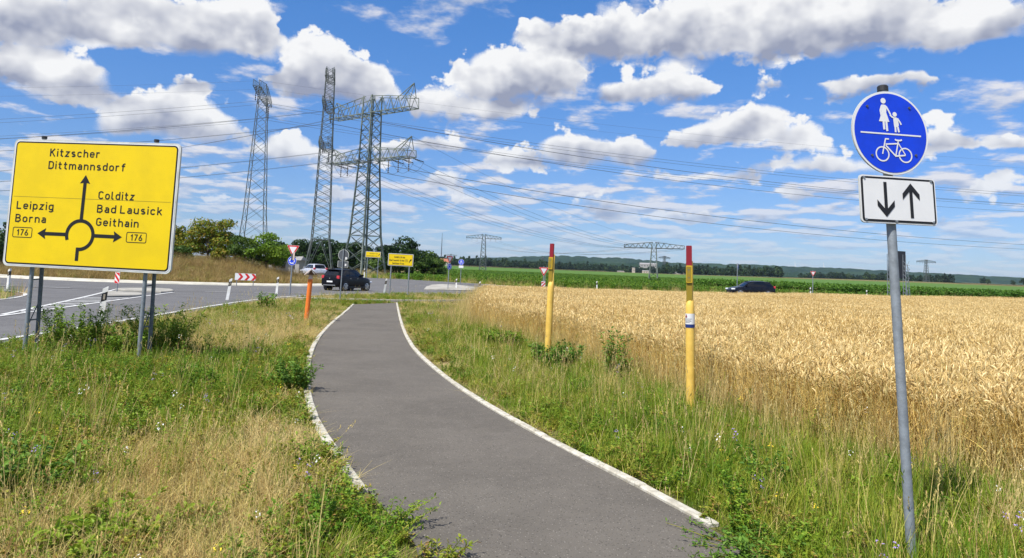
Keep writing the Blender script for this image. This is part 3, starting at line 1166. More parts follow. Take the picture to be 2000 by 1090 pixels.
CROP_NEAR = [(-16.5, 100), (-11, 92), (-6, 87.5), (0, 84.5), (8, 80.5), (40, 79), (160, 86), (560, 150)]
CROP_FAR = [(-60, 640), (60, 660), (300, 640), (600, 560)]
field('crop_field', 'broad bright green crop field behind the side road', (resample(CROP_NEAR, 4, 1), resample(CROP_FAR, 10, 1)), 0.05, M_CROPSOIL)
field('sandy_patch', 'bare sandy patch at the edge of the green field', ([(-18, 128), (-13, 122), (-7.5, 123)], [(-17, 146), (-11, 150), (-8, 142)]), 0.09, mat('sand', (0.30, 0.22, 0.12), 0.95, var=0.2, vscale=0.3, space='World'), 12)
field('stubble_field', 'pale stubble strip beyond the left part of the green field', ([(-120, 690), (20, 700), (90, 690)], [(-120, 760), (20, 775), (90, 760)]), 0.3, M_STUBBLE, 20)
field('stubble_field', 'pale stubble field beyond the hedges, middle right', ([(290, 780), (400, 760)], [(310, 930), (430, 900)]), 0.3, M_STUBBLE, 12)
field('stubble_field', 'long pale stubble field at the far right', ([(430, 700), (700, 700), (1100, 640)], [(500, 900), (800, 900), (1200, 850)]), 0.3, M_STUBBLE, 20)
field('stubble_field', 'thin tan field before the far wood, middle', ([(95, 830), (190, 830)], [(105, 900), (210, 900)]), 0.3, M_STUBBLE, 12)

# ------------------------------------------------------------------ signs, posts and markers
M_YELLOW = mat('sign_yellow', (0.82, 0.585, 0.0), 0.45, var=0.10, vscale=1.3, spec=0.4)
M_WHITE = mat('sign_white', (0.74, 0.74, 0.74), 0.45, var=0.06, vscale=4.0, spec=0.4)
M_BLACK = mat('sign_black', (0.012, 0.012, 0.013), 0.45, spec=0.4)
M_BLUE = mat('sign_blue', (0.004, 0.05, 0.66), 0.42, var=0.14, vscale=5.0, spec=0.4)
M_RED = mat('sign_red', (0.58, 0.02, 0.02), 0.45, var=0.08, vscale=5.0, spec=0.4)
M_RIM = mat('sign_rim', (0.62, 0.63, 0.60), 0.5, var=0.25, vscale=4.0, col2=(0.45, 0.46, 0.42), spec=0.4)
M_BACK = mat('sign_back', (0.09, 0.10, 0.115), 0.6, metal=0.2, var=0.2, vscale=6.0)
M_STEEL = mat('galvanised_steel', (0.26, 0.29, 0.32), 0.55, metal=0.25, var=0.28, vscale=14.0, bump=0.15, bscale=60)
M_STEEL_D = mat('weathered_steel', (0.13, 0.15, 0.17), 0.6, metal=0.2, var=0.3, vscale=10.0)
M_CAP = mat('black_cap', (0.02, 0.02, 0.022), 0.5)
M_SEAM = mat('seam', (0.30, 0.22, 0.01), 0.7)


def sheet(mb, outline, y):
    n = len(outline)
    mb.add([(p[0], y, p[1]) for p in outline], [tuple(range(n))])
    return mb


def flat(outline, y, m, parent, name):
    mb = MB()
    sheet(mb, outline, y)
    return mb.build(name, m, parent)


def plate(outline, y0, y1, m, parent, name):
    mb = MB()
    mb.poly_xz(outline, y0, y1)
    return mb.build(name, m, parent)


# ---- the big direction sign on the left
def big_sign():
    bl, br = at(4, 521, 13.3), at(334, 533, 12.9)
    W = 3.2
    k = W / (Vector((br.x, br.y, 0)) - Vector((bl.x, bl.y, 0))).length
    Hh = 2.28
    rz = math.atan2(br.y - bl.y, br.x - bl.x)
    cx, cy = (bl.x + br.x) / 2, (bl.y + br.y) / 2
    root = empty('direction_sign', (cx, cy, h1(cx, cy)), rz, (0.0, R(0.6)))
    tag(root, 'big yellow roundabout direction sign to Kitzscher, Leipzig and Colditz in the left verge', 'road sign')
    zb = (bl.z + br.z) / 2 - h1(cx, cy)
    ht = Hh
    # two aluminium boards one above the other, seam between
    seam = 0.455

    def U(u):
        return (u - 0.5) * W

    def V(v):
        return zb + (1 - v) * ht
    full = rrect(W, ht, 0.10, 8, 0, zb + ht / 2)
    vs = V(seam)
    lower = [p for p in full if p[1] < vs]
    upper = [p for p in full if p[1] >= vs]
    # keep the outlines in order
    i0 = next(i for i in range(len(full)) if full[i - 1][1] < vs <= full[i][1])
    full = full[i0:] + full[:i0]
    upper = [p for p in full if p[1] >= vs]
    lower = [p for p in full if p[1] < vs]
    up = [(W / 2, vs + 0.0015)] + upper + [(-W / 2, vs + 0.0015)]
    lo = [(-W / 2, vs - 0.0015)] + lower + [(W / 2, vs - 0.0015)]
    for o_, ol in (('board', up), ('board', lo)):
        b = plate(ol, -0.03, 0.012, M_RIM, root, o_)
    # raised frame edge
    for (w_, h_, y, m, nm, rad) in ((W - 0.05, ht - 0.05, -0.033, M_WHITE, 'white_margin', 0.085), (W - 0.085, ht - 0.085, -0.036, M_BLACK, 'black_border', 0.075)):
        flat(rrect(w_, h_, rad, 8, 0, zb + ht / 2), y, m, root, nm)
    inner = rrect(W - 0.135, ht - 0.135, 0.055, 8, 0, zb + ht / 2)
    flat(inner, -0.039, M_YELLOW, root, 'yellow_face')
    y = -0.042
    g = MB()
    g.add([(U(0.03), y + 0.001, V(seam) - 0.003), (U(0.97), y + 0.001, V(seam) - 0.003), (U(0.97), y + 0.001, V(seam) + 0.003), (U(0.03), y + 0.001, V(seam) + 0.003)], [(0, 1, 2, 3)])
    g.build('board_seam', M_SEAM, root)
    cap = 0.0615 * ht
    for s, u0, u1, v in (('Kitzscher', .224, .529, .131), ('Dittmannsdorf', .222, .687, .230), ('Colditz', .540, .756, .4515), ('Bad Lausick', .539, .926, .556), ('Geithain', .541, .795, .658), ('Leipzig', .052, .280, .553), ('Borna', .052, .242, .655)):
        lettering(s, U(u1) - U(u0), cap, U(u0), V(v), y, M_BLACK, root)
    for u in (0.105, 0.787):
        bw, bh = 0.115 * W, 0.076 * ht
        m_ = MB()
        m_.stroke(rrect(bw, bh, 0.025, 4, U(u), V(0.735)), 0.012, y, closed=True)
        m_.build('road_number_frame', M_BLACK, root)
        lettering('176', 0.072 * W, 0.048 * ht, U(u) , V(0.735) - 0.024 * ht, y, M_BLACK, root, align='CENTER', space=1.0)
    # roundabout arrow
    rcx, rcz, rr = U(0.452), V(0.736), 0.0785 * W
    m_ = MB()
    st = 0.062
    m_.stroke(arc(rcx, rcz, rr, 202, -98, 40), st, y)
    m_.build('ring_symbol', M_BLACK, root)
    m_ = MB()
    y2 = y - 0.0006
    # stem from below
    m_.add([(rcx - 0.05, y2, V(0.935)), (rcx + 0.012, y2, V(0.935)), (rcx + 0.012, y2, rcz - rr + 0.03), (rcx - 0.05, y2, rcz - rr + 0.03)], [(0, 1, 2, 3)])
    m_.build('arrow_stem', M_BLACK, root)

    def arrow(tip, base, hw, hl):
        tx, tz = tip
        d = Vector((tx - base[0], tz - base[1])).normalized()
        nn = Vector((-d.y, d.x))
        T = Vector(tip)
        Bs = Vector(base)
        hb = T - d * hl
        pts = [Bs - nn * st / 2, hb - d * -0.015 - nn * st / 2, hb - nn * hw, T, hb + nn * hw, hb - d * -0.015 + nn * st / 2, Bs + nn * st / 2]
        a = MB()
        a.add([(p.x, y2, p.y) for p in pts], [(0, 1, 5, 6), (1, 2, 3), (1, 3, 5), (3, 4, 5)])
        a.build('arrow', M_BLACK, root)
    arrow((rcx + 0.01, V(0.268)), (rcx, rcz + rr), 0.098, 0.155)
    arrow((U(0.197), V(0.737)), (rcx - rr, rcz), 0.098, 0.16)
    arrow((U(0.702), V(0.737)), (rcx + rr, rcz), 0.098, 0.16)
    # two lattice supports: a front and a back tube tied by rungs
    for i, u in enumerate((0.165, 0.845)):
        x = U(u)
        ps = MB()
        ps.bar((x - 0.035, 0.10, -0.25), (x - 0.03, 0.06, zb + ht + 0.06), 0.036, 12)
        ps.build('post', M_STEEL, root, smooth=True, auto=40)
        ps = MB()
        ps.bar((x + 0.035, 0.30, -0.25), (x + 0.055, 0.14, zb + ht - 0.5), 0.034, 12)
        ps.build('post', M_STEEL_D, root, smooth=True, auto=40)
        for zr in (0.62, 1.34, 2.6):
            rg = MB()
            f = (zr + 0.25) / (zb + ht)
            rg.bar((x - 0.033, 0.10 - 0.04 * f, zr), (x + 0.04, 0.30 - 0.16 * f, zr + 0.02), 0.012, 6)
            rg.build('rung', M_STEEL_D, root)
        rg = MB()
        rg.bar((x - 0.033, 0.10, 0.5), (x + 0.04, 0.26, 1.0), 0.010, 6)
        rg.build('brace', M_STEEL_D, root)
        c_ = MB()
        c_.bar((x - 0.03, 0.06, zb + ht + 0.03), (x - 0.03, 0.06, zb + ht + 0.075), 0.045, 12)
        c_.build('post_cap', M_CAP, root)
    return root


big_sign()


# ---- foot and cycle path sign on the right
def cycle_sign():
    by = 4.92
    bx = at(1792, 1060, by).x
    top = at(1738, 260, by + 0.22)
    root = empty('path_sign', (bx, by, h1(bx, by)))
    tag(root, 'large blue foot and cycle path sign over white arrow plate on leaning grey pole', 'road sign')
    base = Vector((bx, by, 0.0))
    ax = (top - base)
    hgt = ax.length
    zax = ax.normalized()
    yaw = R(11.0)
    xax = Vector((math.cos(yaw), math.sin(yaw), 0))
    xax = (xax - zax * xax.dot(zax)).normalized()
    # the plates hang a little straighter than the pole
    yax = zax.cross(xax)
    m = Matrix((xax, yax, zax)).transposed()
    root.rotation_euler = m.to_euler()
    p = MB()
    p.bar((0, 0.045, -0.4), (0, 0.045, hgt + 0.335), 0.031, 20)
    pole = p.build('pole', M_STEEL, root, smooth=True, auto=40)
    p = MB()
    p.bar((0, 0.045, hgt + 0.318), (0, 0.045, hgt + 0.352), 0.037, 20)
    p.bar((0, 0.045, hgt + 0.352), (0, 0.045, hgt + 0.36), 0.037, 20, r2=0.03)
    p.build('pole_cap', M_CAP, root)
    # disc
    zc = hgt
    o = plate(disc(0.302, 56, 0, zc), -0.004, 0.004, M_RIM, root, 'disc')
    sub = o
    flat(disc(0.300, 56, 0, zc), -0.0065, M_WHITE, sub, 'white_rim')
    flat(disc(0.285, 56, 0, zc), -0.009, M_BLUE, sub, 'blue_face')
    r = 0.285
    y = -0.0115
    s = MB()
    s.add([(-0.84 * r, y, zc - 0.055 * r), (0.84 * r, y, zc - 0.055 * r), (0.84 * r, y, zc - 0.018 * r), (-0.84 * r, y, zc - 0.018 * r)], [(0, 1, 2, 3)])
    s.build('divider', M_WHITE, sub)

    def P(l, cx, cz, k):
        return [(cx + a * k, zc + cz + b * k) for a, b in l]
    # woman: head, dress with arms, legs
    w = MB()
    k = r
    sheet(w, disc(0.072 * r, 18, -0.165 * r, zc + 0.80 * r), y)
    sheet(w, P([(-0.245, 0.66), (-0.225, 0.695), (-0.17, 0.705), (-0.105, 0.695), (-0.08, 0.655), (-0.10, 0.50), (-0.025, 0.27), (-0.315, 0.27), (-0.23, 0.50)], 0, 0, k), y - 0.0004)
    w.stroke(P([(-0.225, 0.665), (-0.262, 0.55), (-0.245, 0.43)], 0, 0, k), 0.042 * k, y - 0.0008)
    w.stroke(P([(-0.095, 0.665), (-0.03, 0.55), (0.02, 0.45)], 0, 0, k), 0.042 * k, y - 0.0008)
    w.stroke(P([(-0.19, 0.275), (-0.185, 0.10), (-0.175, 0.07)], 0, 0, k), 0.058 * k, y - 0.0012)
    w.stroke(P([(-0.115, 0.275), (-0.105, 0.06), (-0.095, 0.035)], 0, 0, k), 0.058 * k, y - 0.0012)
    w.build('woman_symbol', M_WHITE, sub)
    c = MB()
    sheet(c, disc(0.06 * r, 18, 0.135 * r, zc + 0.475 * r), y)
    sheet(c, P([(0.085, 0.375), (0.12, 0.40), (0.17, 0.40), (0.215, 0.375), (0.235, 0.20), (0.205, 0.155), (0.10, 0.155), (0.095, 0.20)], 0, 0, k), y - 0.0004)
    c.stroke(P([(0.11, 0.385), (0.05, 0.405), (0.0, 0.45)], 0, 0, k), 0.04 * k, y - 0.0012)
    c.stroke(P([(0.205, 0.375), (0.27, 0.28), (0.30, 0.22)], 0, 0, k), 0.04 * k, y - 0.0008)
    c.stroke(P([(0.13, 0.16), (0.13, 0.02)], 0, 0, k), 0.05 * k, y - 0.0012)
    c.stroke(P([(0.20, 0.16), (0.215, 0.05), (0.235, 0.03)], 0, 0, k), 0.05 * k, y - 0.0012)
    c.build('child_symbol', M_WHITE, sub)
    b = MB()
    lw = 0.034 * k
    wl, wr_, rw = (-0.27, -0.55), (0.365, -0.55), 0.175
    for i, (cx, cz) in enumerate((wl, wr_)):
        b.stroke([(q[0], q[1]) for q in arc(cx * k, zc + cz * k, rw * k, 0, 360, 36)[:-1]], lw, y, closed=True)
    b.stroke(P([wl, (-0.185, -0.235), (-0.165, -0.165), (-0.07, -0.165)], 0, 0, k), lw, y - 0.0004)
    b.stroke(P([(-0.175, -0.30), (0.19, -0.265)], 0, 0, k), lw, y - 0.0008)
    b.stroke(P([(-0.17, -0.33), (0.09, -0.585), (0.365, -0.55)], 0, 0, k), lw * 1.1, y - 0.0012)
    b.stroke(P([(0.19, -0.175), (0.09, -0.58)], 0, 0, k), lw, y - 0.0016)
    b.stroke(P([(0.18, -0.255), (0.365, -0.55)], 0, 0, k), lw * 0.8, y - 0.0020)
    b.stroke(P([(0.09, -0.165), (0.13, -0.185), (0.24, -0.185), (0.285, -0.165)], 0, 0, k), lw * 1.1, y - 0.0024)
    b.build('bicycle_symbol', M_WHITE, sub)
    for (sx, sz) in ((-0.62, 0.63), (0.56, 0.67), (-0.56, -0.60), (0.66, -0.53)):
        q = MB()
        q.bar((sx * r, 0, zc + sz * r), (sx * r, -0.016, zc + sz * r), 0.009, 10)
        q.build('bolt', M_BACK, sub)
    # white plate with arrows
    zp = hgt - 0.478
    o2 = plate(rrect(0.60, 0.335, 0.03, 6, 0.03, zp), -0.004, 0.004, M_RIM, root, 'arrow_plate')
    flat(rrect(0.596, 0.331, 0.028, 6, 0.03, zp), -0.0065, M_WHITE, o2, 'white_rim')
    flat(rrect(0.578, 0.313, 0.022, 6, 0.03, zp), -0.009, M_BLACK, o2, 'black_border')
    flat(rrect(0.548, 0.283, 0.012, 6, 0.03, zp), -0.0115, M_WHITE, o2, 'white_face')
    ya = -0.014
    for cx, sg in ((-0.075, -1), (0.125, 1)):
        a = MB()
        hw, L = 0.0125, 0.122
        tip = zp + sg * L
        a.add([(cx - hw, ya, zp - sg * L), (cx + hw, ya, zp - sg * L), (cx + hw, ya, tip - sg * 0.03), (cx - hw, ya, tip - sg * 0.03)], [(0, 1, 2, 3)])
        for s_ in (-1, 1):
            pts = [(cx, tip), (cx + s_ * 0.067, tip - sg * 0.075), (cx + s_ * 0.067, tip - sg * 0.118), (cx, tip - sg * 0.045)]
            a.add([(q_[0], ya - 0.0006, q_[1]) for q_ in pts], [(0, 1, 2, 3)])
        a.build('arrow', M_BLACK, o2)
    for (sx, sz) in ((-0.235, 0.145), (0.29, 0.145), (-0.235, -0.145), (0.0, -0.15), (0.29, -0.145)):
        q = MB()
        q.bar((0.0 + sx, 0, zp + sz), (sx, -0.018, zp + sz), 0.008, 10)
        q.build('bolt', M_STEEL, o2)
    for zz in (zc + 0.14, zc - 0.16, zp + 0.08, zp - 0.08):
        q = MB()
        q.bar((0, 0.045, zz - 0.012), (0, 0.045, zz + 0.012), 0.039, 16)
        q.box((0, 0.012, zz), (0.16, 0.018, 0.024))
        q.build('clamp', M_STEEL_D, root)
    return root


cycle_sign()


# ---- yellow pipeline markers
M_PIPE = mat('marker_yellow', (0.80, 0.53, 0.11), 0.5, var=0.2, vscale=7.0, col2=(0.68, 0.43, 0.08), spec=0.35)
M_OLIVE = mat('marker_olive', (0.30, 0.21, 0.015), 0.5, var=0.15, vscale=8.0)
M_MRED = mat('marker_red', (0.25, 0.010, 0.022), 0.45, var=0.1, vscale=6.0)
M_NAVY = mat('sticker_navy', (0.01, 0.03, 0.16), 0.5)


def marker(px, py, ht, rz, lean, sticker, label, rad):
    x, y = G(px, py)
    root = empty('pipeline_marker', (x, y, h1(x, y)), rz, lean)
    tag(root, label, 'marker post', 'yellow pipeline markers')
    # round tube that turns into a flat half shell near the top
    mb = MB()
    n = 24
    zf = ht * 0.64
    prof = [(-0.3, 1, 1), (zf - 0.14, 1, 1), (zf - 0.02, 0.97, 0.95), (zf + 0.06, 0.86, 0.72), (zf + 0.10, 0.74, 0.40), (ht * 0.90, 0.74, 0.36), (ht * 0.915, 0.70, 0.30)]
    vs, fs = [], []
    for (z, kx, ky) in prof:
        for i in range(n):
            a = 2 * math.pi * i / n
            vs.append((rad * kx * math.cos(a), rad * (0.35 * (1 - ky)) + rad * ky * math.sin(a), z))
    for j in range(len(prof) - 1):
        for i in range(n):
            fs.append((j * n + i, j * n + (i + 1) % n, (j + 1) * n + (i + 1) % n, (j + 1) * n + i))
    fs.append(tuple(range((len(prof) - 1) * n, len(prof) * n)))
    mb.add(vs, fs)
    mb.build('tube', M_PIPE, root, smooth=True, auto=40)
    w = rad * 1.25
    c = MB()
    c.poly_xz(rrect(w, ht * 0.27, 0.008, 3, -rad * 0.15, zf + 0.05 + ht * 0.135), -rad * 0.42, -rad * 0.1)
    c.build('front_plate', M_OLIVE, root)
    c = MB()
    c.poly_xz(rrect(w * 1.08, ht * 0.105, 0.012, 4, -rad * 0.12, ht * 0.835), -rad * 0.80, -rad * 0.36)
    box = c.build('test_box', mat('box_yellow', (0.62, 0.40, 0.02), 0.5, var=0.15, vscale=9.0), root)
    c = MB()
    c.poly_xz(rrect(w * 0.84, ht * 0.090, 0.010, 4, -rad * 0.18, ht * 0.835), -rad * 0.84, -rad * 0.78)
    lid = c.build('box_lid', M_OLIVE, box)
    for (zz, ww) in ((0.858, 0.35), (0.845, 0.10), (0.81, 0.22)):
        c = MB()
        c.add([(-rad * 0.18 - w * ww / 2, -rad * 0.85, ht * zz), (-rad * 0.18 + w * ww / 2, -rad * 0.85, ht * zz), (-rad * 0.18 + w * ww / 2, -rad * 0.85, ht * zz + 0.012), (-rad * 0.18 - w * ww / 2, -rad * 0.85, ht * zz + 0.012)], [(0, 1, 2, 3)])
        c.build('stamped_mark', M_STEEL_D, box)
    c = MB()
    c.poly_xz(rrect(w * 1.02, ht * 0.125, 0.012, 4, -rad * 0.12, ht * 0.947), -rad * 0.52, rad * 0.0)
    c.build('red_top', M_MRED, root)
    if sticker:
        zs = ht * 0.555

        def wrap(z0, z1, off, m, nm, a0=-175, a1=-5):
            q = MB()
            n_ = 20
            vs = []
            for z in (z0, z1):
                for i in range(n_ + 1):
                    a = R(a0 + (a1 - a0) * i / n_)
                    vs.append(((rad + off) * math.cos(a), (rad + off) * math.sin(a), z))
            q.add(vs, [(i, i + 1, n_ + 2 + i, n_ + 1 + i) for i in range(n_)])
            return q.build(nm, m, root, smooth=True)
        wrap(zs - 0.10, zs + 0.09, 0.002, M_WHITE, 'sticker')
        wrap(zs - 0.10, zs - 0.055, 0.0035, M_NAVY, 'sticker_band')
        for k_, (z, a0, a1) in enumerate(((0.055, -150, -133), (0.035, -156, -127), (0.016, -160, -70), (0.0, -160, -84), (-0.016, -160, -76), (-0.032, -160, -92))):
            wrap(zs + z, zs + z + (0.022 if k_ < 2 else 0.005), 0.0035, M_MRED if k_ < 2 else M_BACK, 'sticker_print', a0, a1)
    return root


marker(1349, 806, 2.26, R(-14), (R(0.3), R(-1.5)), True, 'nearer yellow pipeline marker with red top and white and blue sticker at the wheat edge', 0.062)
marker(1069, 700, 2.46, R(-34), (R(0), R(1.0)), False, 'farther yellow pipeline marker with red top leaning right among green weeds', 0.072)

# ---- orange marker with its little roof
M_ORANGE = mat('marker_orange', (0.83, 0.19, 0.02), 0.55, var=0.1, vscale=3.0)
M_BROWN = mat('roof_brown', (0.16, 0.085, 0.045), 0.7, var=0.3, vscale=8.0)
M_PALE = mat('marker_pale', (0.60, 0.47, 0.40), 0.6, var=0.15, vscale=8.0)
x, y = G(598, 628)
root = empty('roofed_marker', (x, y, h1(x, y)), R(18), (0, R(2.2)))
tag(root, 'orange marker post with a little pitched roof left of the cycle path', 'marker post')
b = MB()
b.bar((0, 0, -0.2), (0, 0, 1.36), 0.075, 20, r2=0.075)
b.build('tube', M_ORANGE, root, smooth=True, auto=40)
b = MB()
b.bar((0, 0, 1.36), (0, 0, 1.52), 0.072, 20, r2=0.066)
b.build('collar', M_PALE, root, smooth=True, auto=40)
for s in (-1, 1):
    b = MB()
    vs = [(0, -0.16, 1.69), (s * 0.20, -0.16, 1.50), (s * 0.20, 0.16, 1.50), (0, 0.16, 1.69)]
    vs += [(v[0], v[1], v[2] - 0.02) for v in vs]
    b.add(vs, [(0, 1, 2, 3), (7, 6, 5, 4), (0, 4, 5, 1), (1, 5, 6, 2), (2, 6, 7, 3), (3, 7, 4, 0)])
    b.build('roof_panel', M_PALE if s < 0 else M_BROWN, root)
b = MB()
b.poly_xz([(-0.11, 1.50), (0.11, 1.50), (0, 1.655)], -0.10, 0.10)
b.build('gable', M_BROWN, root)


# ---- delineator posts
M_POST = mat('delineator_white', (0.80, 0.80, 0.78), 0.5, var=0.12, vscale=5.0, col2=(0.66, 0.65, 0.60))
M_REFL = mat('reflector', (0.30, 0.26, 0.20), 0.25)


def make_delineator():
    root = empty('delineator_post')
    # three-sided tapering post with a slanted top
    a = 0.06
    mb = MB()
    tri = [(-0.06, -0.045), (0.06, -0.045), (0.025, 0.06), (-0.025, 0.06)]
    vs = [(p[0], p[1], -0.2) for p in tri] + [(p[0] * 0.92, p[1] * 0.92, 0.985 if i in (0, 3) else 1.05) for i, p in enumerate(tri)]
    mb.add(vs, [(3, 2, 1, 0), (4, 5, 6, 7), (0, 1, 5, 4), (1, 2, 6, 5), (2, 3, 7, 6), (3, 0, 4, 7)])
    mb.build('post', M_POST, root)
    mb = MB()

    def ring(z):
        k = 1 - 0.08 * (z + 0.2) / 1.2
        return [(p[0] * k * 1.02, p[1] * k * 1.02) for p in tri]
    r0, r1 = ring(0.66), ring(0.86)
    lo = [0.655, 0.715, 0.69, 0.665]
    vs = [(p[0], p[1], z) for p, z in zip(r0, lo)] + [(p[0], p[1], z + 0.215) for p, z in zip(r1, lo)]
    mb.add(vs, [(0, 1, 5, 4), (1, 2, 6, 5), (2, 3, 7, 6), (3, 0, 4, 7)])
    mb.build('black_band', M_BLACK, root)
    mb = MB()
    mb.poly_xz(rrect(0.04, 0.13, 0.008, 3, 0.0, 0.79), -0.052, -0.042)
    mb.build('reflector', M_REFL, root)
    return root


DP = make_delineator()
first = True
for (px, py, Y, lean, rz, s, label) in (
        (195, 642, None, 4.0, 12, 1.02, 'white delineator post leaning right beside the bush under the big yellow sign'),
        (443, 598, 35.5, 6.5, 8, 1.0, 'white delineator post leaning right at the verge edge left of the yield sign'),
        (540, 579, 45.0, 2.0, 0, 1.0, 'white delineator post just left of the yield sign pole'),
        (15, 571, 38.0, 0.5, -20, 1.0, 'white delineator post on the grassy corner at the left edge of the picture'),
        (749, 577, 52.0, 7.5, 25, 1.05, 'white delineator post tilted between the black car and the yellow distance sign'),
        (937, 574, 60.0, -1.5, 0, 1.0, 'white delineator post at the left corner of the wheat field'),
        (891, 560, 72.0, 0.0, 0, 1.0, 'white delineator post on the pale refuge right of the roundabout'),
        (1166, 560, 78.0, -2.5, 0, 1.0, 'white delineator post above the wheat between the two yellow markers'),
        (1583, 575, 76.0, -2.0, 0, 1.0, 'white delineator post beside the small yield sign at far right'),
        (1693, 582, 77.0, -2.0, 0, 0.95, 'white delineator post barely above the wheat left of the tall pole'),
        (711, 545, 88.0, 0.0, 0, 1.15, 'white delineator post behind the black car, before the lattice tower')):
    if Y is None:
        x, y = G(px, py)
    else:
        x, y = PXX(px, Y, py), Y
    o = DP if first else copy_tree(DP)
    first = False
    o.location = (x, y, h1(x, y))
    o.rotation_euler = (0, R(lean), R(rz))
    o.scale = (1.15, 1.15, s)
    tag(o, label, 'delineator', 'white delineator posts along the roads')


# ---- smaller traffic signs
def sign_pole(root, ht, r=0.038, m=None, y=0.05):
    p = MB()
    p.bar((0, y, -0.25), (0, y, ht), r, 10)
    p.build('pole', m or M_STEEL, root, smooth=True, auto=40)


def tri_down(side, cz, k=1.0):
    h = side * 0.866
    return [(-side / 2 * k, cz + h / 3 * k), (0, cz - 2 * h / 3 * k), (side / 2 * k, cz + h / 3 * k)]


def round_corner(pts, r, n=4):
    out = []
    N = len(pts)
    for i in range(N):
        a, b, c = Vector(pts[i - 1]), Vector(pts[i]), Vector(pts[(i + 1) % N])
        p0, p1 = b + (a - b).normalized() * r, b + (c - b).normalized() * r
        for k in range(n + 1):
            t_ = k / n
            q = p0 * (1 - t_) ** 2 + b * 2 * t_ * (1 - t_) + p1 * t_ ** 2
            out.append((q.x, q.y))
    return out


def yield_face(root, side, cz, y=-0.004):
    o = plate(round_corner(tri_down(side, cz), 0.06), y - 0.004, y + 0.004, M_WHITE, root, 'yield_plate')
    flat(round_corner(tri_down(side * 0.96, cz), 0.055), y - 0.0075, M_RED, o, 'red_border')
    flat(round_corner(tri_down(side * 0.62, cz), 0.035), y - 0.011, M_WHITE, o, 'white_centre')
    return o


def blue_face(root, r, cz, y=-0.004, kind='ring'):
    o = plate(disc(r, 28, 0, cz), y - 0.004, y + 0.004, M_WHITE, root, 'blue_disc')
    flat(disc(r * 0.94, 28, 0, cz), y - 0.0075, M_BLUE, o, 'blue_face')
    if kind == 'ring':
        for k in range(3):
            a0 = 90 + k * 120
            m_ = MB()
            m_.stroke(arc(0, cz, r * 0.55, a0, a0 + 75, 10), r * 0.20, y - 0.011)
            an = R(a0 + 78)
            d = Vector((-math.sin(an), math.cos(an)))
            nn = Vector((math.cos(an), math.sin(an)))
            c = Vector((0, cz)) + nn * r * 0.55
            tri = [c - nn * r * 0.24, c + nn * r * 0.24, c + d * r * 0.32]
            m_.add([(p.x, y - 0.0114, p.y) for p in tri], [(0, 1, 2)])
            m_.build('turning_arrow', M_WHITE, o)
    elif kind == 'path':
        m_ = MB()
        sheet(m_, disc(r * 0.13, 10, -r * 0.1, cz + r * 0.66), y - 0.011)
        sheet(m_, [(-r * 0.32, cz + r * 0.05), (r * 0.06, cz + r * 0.05), (-r * 0.02, cz + r * 0.52), (-r * 0.2, cz + r * 0.52)], y - 0.011)
        sheet(m_, disc(r * 0.1, 10, r * 0.25, cz + r * 0.38), y - 0.011)
        m_.stroke([(r * 0.25, cz + r * 0.28), (r * 0.25, cz + r * 0.05)], r * 0.16, y - 0.011)
        m_.stroke([(-r * 0.8, cz - r * 0.08), (r * 0.8, cz - r * 0.08)], r * 0.07, y - 0.011)
        for sx in (-0.36, 0.36):
            m_.stroke(arc(sx * r, cz - r * 0.55, r * 0.2, 0, 360, 14)[:-1], r * 0.06, y - 0.011, closed=True)
        m_.stroke([(-0.36 * r, cz - 0.55 * r), (-0.2 * r, cz - 0.25 * r), (0.2 * r, cz - 0.25 * r), (0.36 * r, cz - 0.55 * r)], r * 0.06, y - 0.0115)
        m_.build('path_symbol', M_WHITE, o)
    else:
        m_ = MB()
        m_.stroke([(-r * 0.35, cz + r * 0.35), (r * 0.2, cz - r * 0.2)], r * 0.24, y - 0.011)
        m_.add([(r * 0.5, y - 0.0114, cz - r * 0.5), (r * 0.5, y - 0.0114, cz + r * 0.1), (-r * 0.1, y - 0.0114, cz - r * 0.5)], [(0, 1, 2)])
        m_.build('pass_arrow', M_WHITE, o)
    return o


def stripes(root, w, z0, z1, y=-0.004, flip=False, name='beacon'):
    o = plate(rrect(w, z1 - z0, 0.012, 3, 0, (z0 + z1) / 2), y - 0.004, y + 0.004, M_WHITE, root, name)
    n = 0
    zz = z0 - w
    pitch = 0.34
    while zz < z1:
        a, b = zz, zz + pitch / 2
        pts = [(-w / 2 + 0.01, a if flip else a + w), (w / 2 - 0.01, a + w if flip else a), (w / 2 - 0.01, b + w if flip else b), (-w / 2 + 0.01, b if flip else b + w)]
        pts = [(p[0], min(max(p[1], z0 + 0.01), z1 - 0.01)) for p in pts]
        if abs(pts[0][1] - pts[3][1]) + abs(pts[1][1] - pts[2][1]) > 0.02:
            m_ = MB()
            sheet(m_, pts, y - 0.0085)
            m_.build('red_stripe', M_RED, o)
        zz += pitch
    return o


# yield sign with roundabout disc
x, y = PXX(565, 44.0, 577), 44.0
root = empty('yield_sign', (x, y, h1(x, y)), R(-8), (0, R(1.2)))
tag(root, 'yield sign above a round blue roundabout arrow sign on one grey pole', 'road sign')
sign_pole(root, 2.95, 0.042)
yield_face(root, 0.78, 2.72)
blue_face(root, 0.27, 2.03)
b = MB()
b.box((0.09, -0.02, 2.32), (0.10, 0.02, 0.50))
b.build('side_plate', M_PALE, root)
b = MB()
b.box((-0.02, -0.022, 2.28), (0.10, 0.02, 0.36))
b.build('side_plate', M_BACK, root)

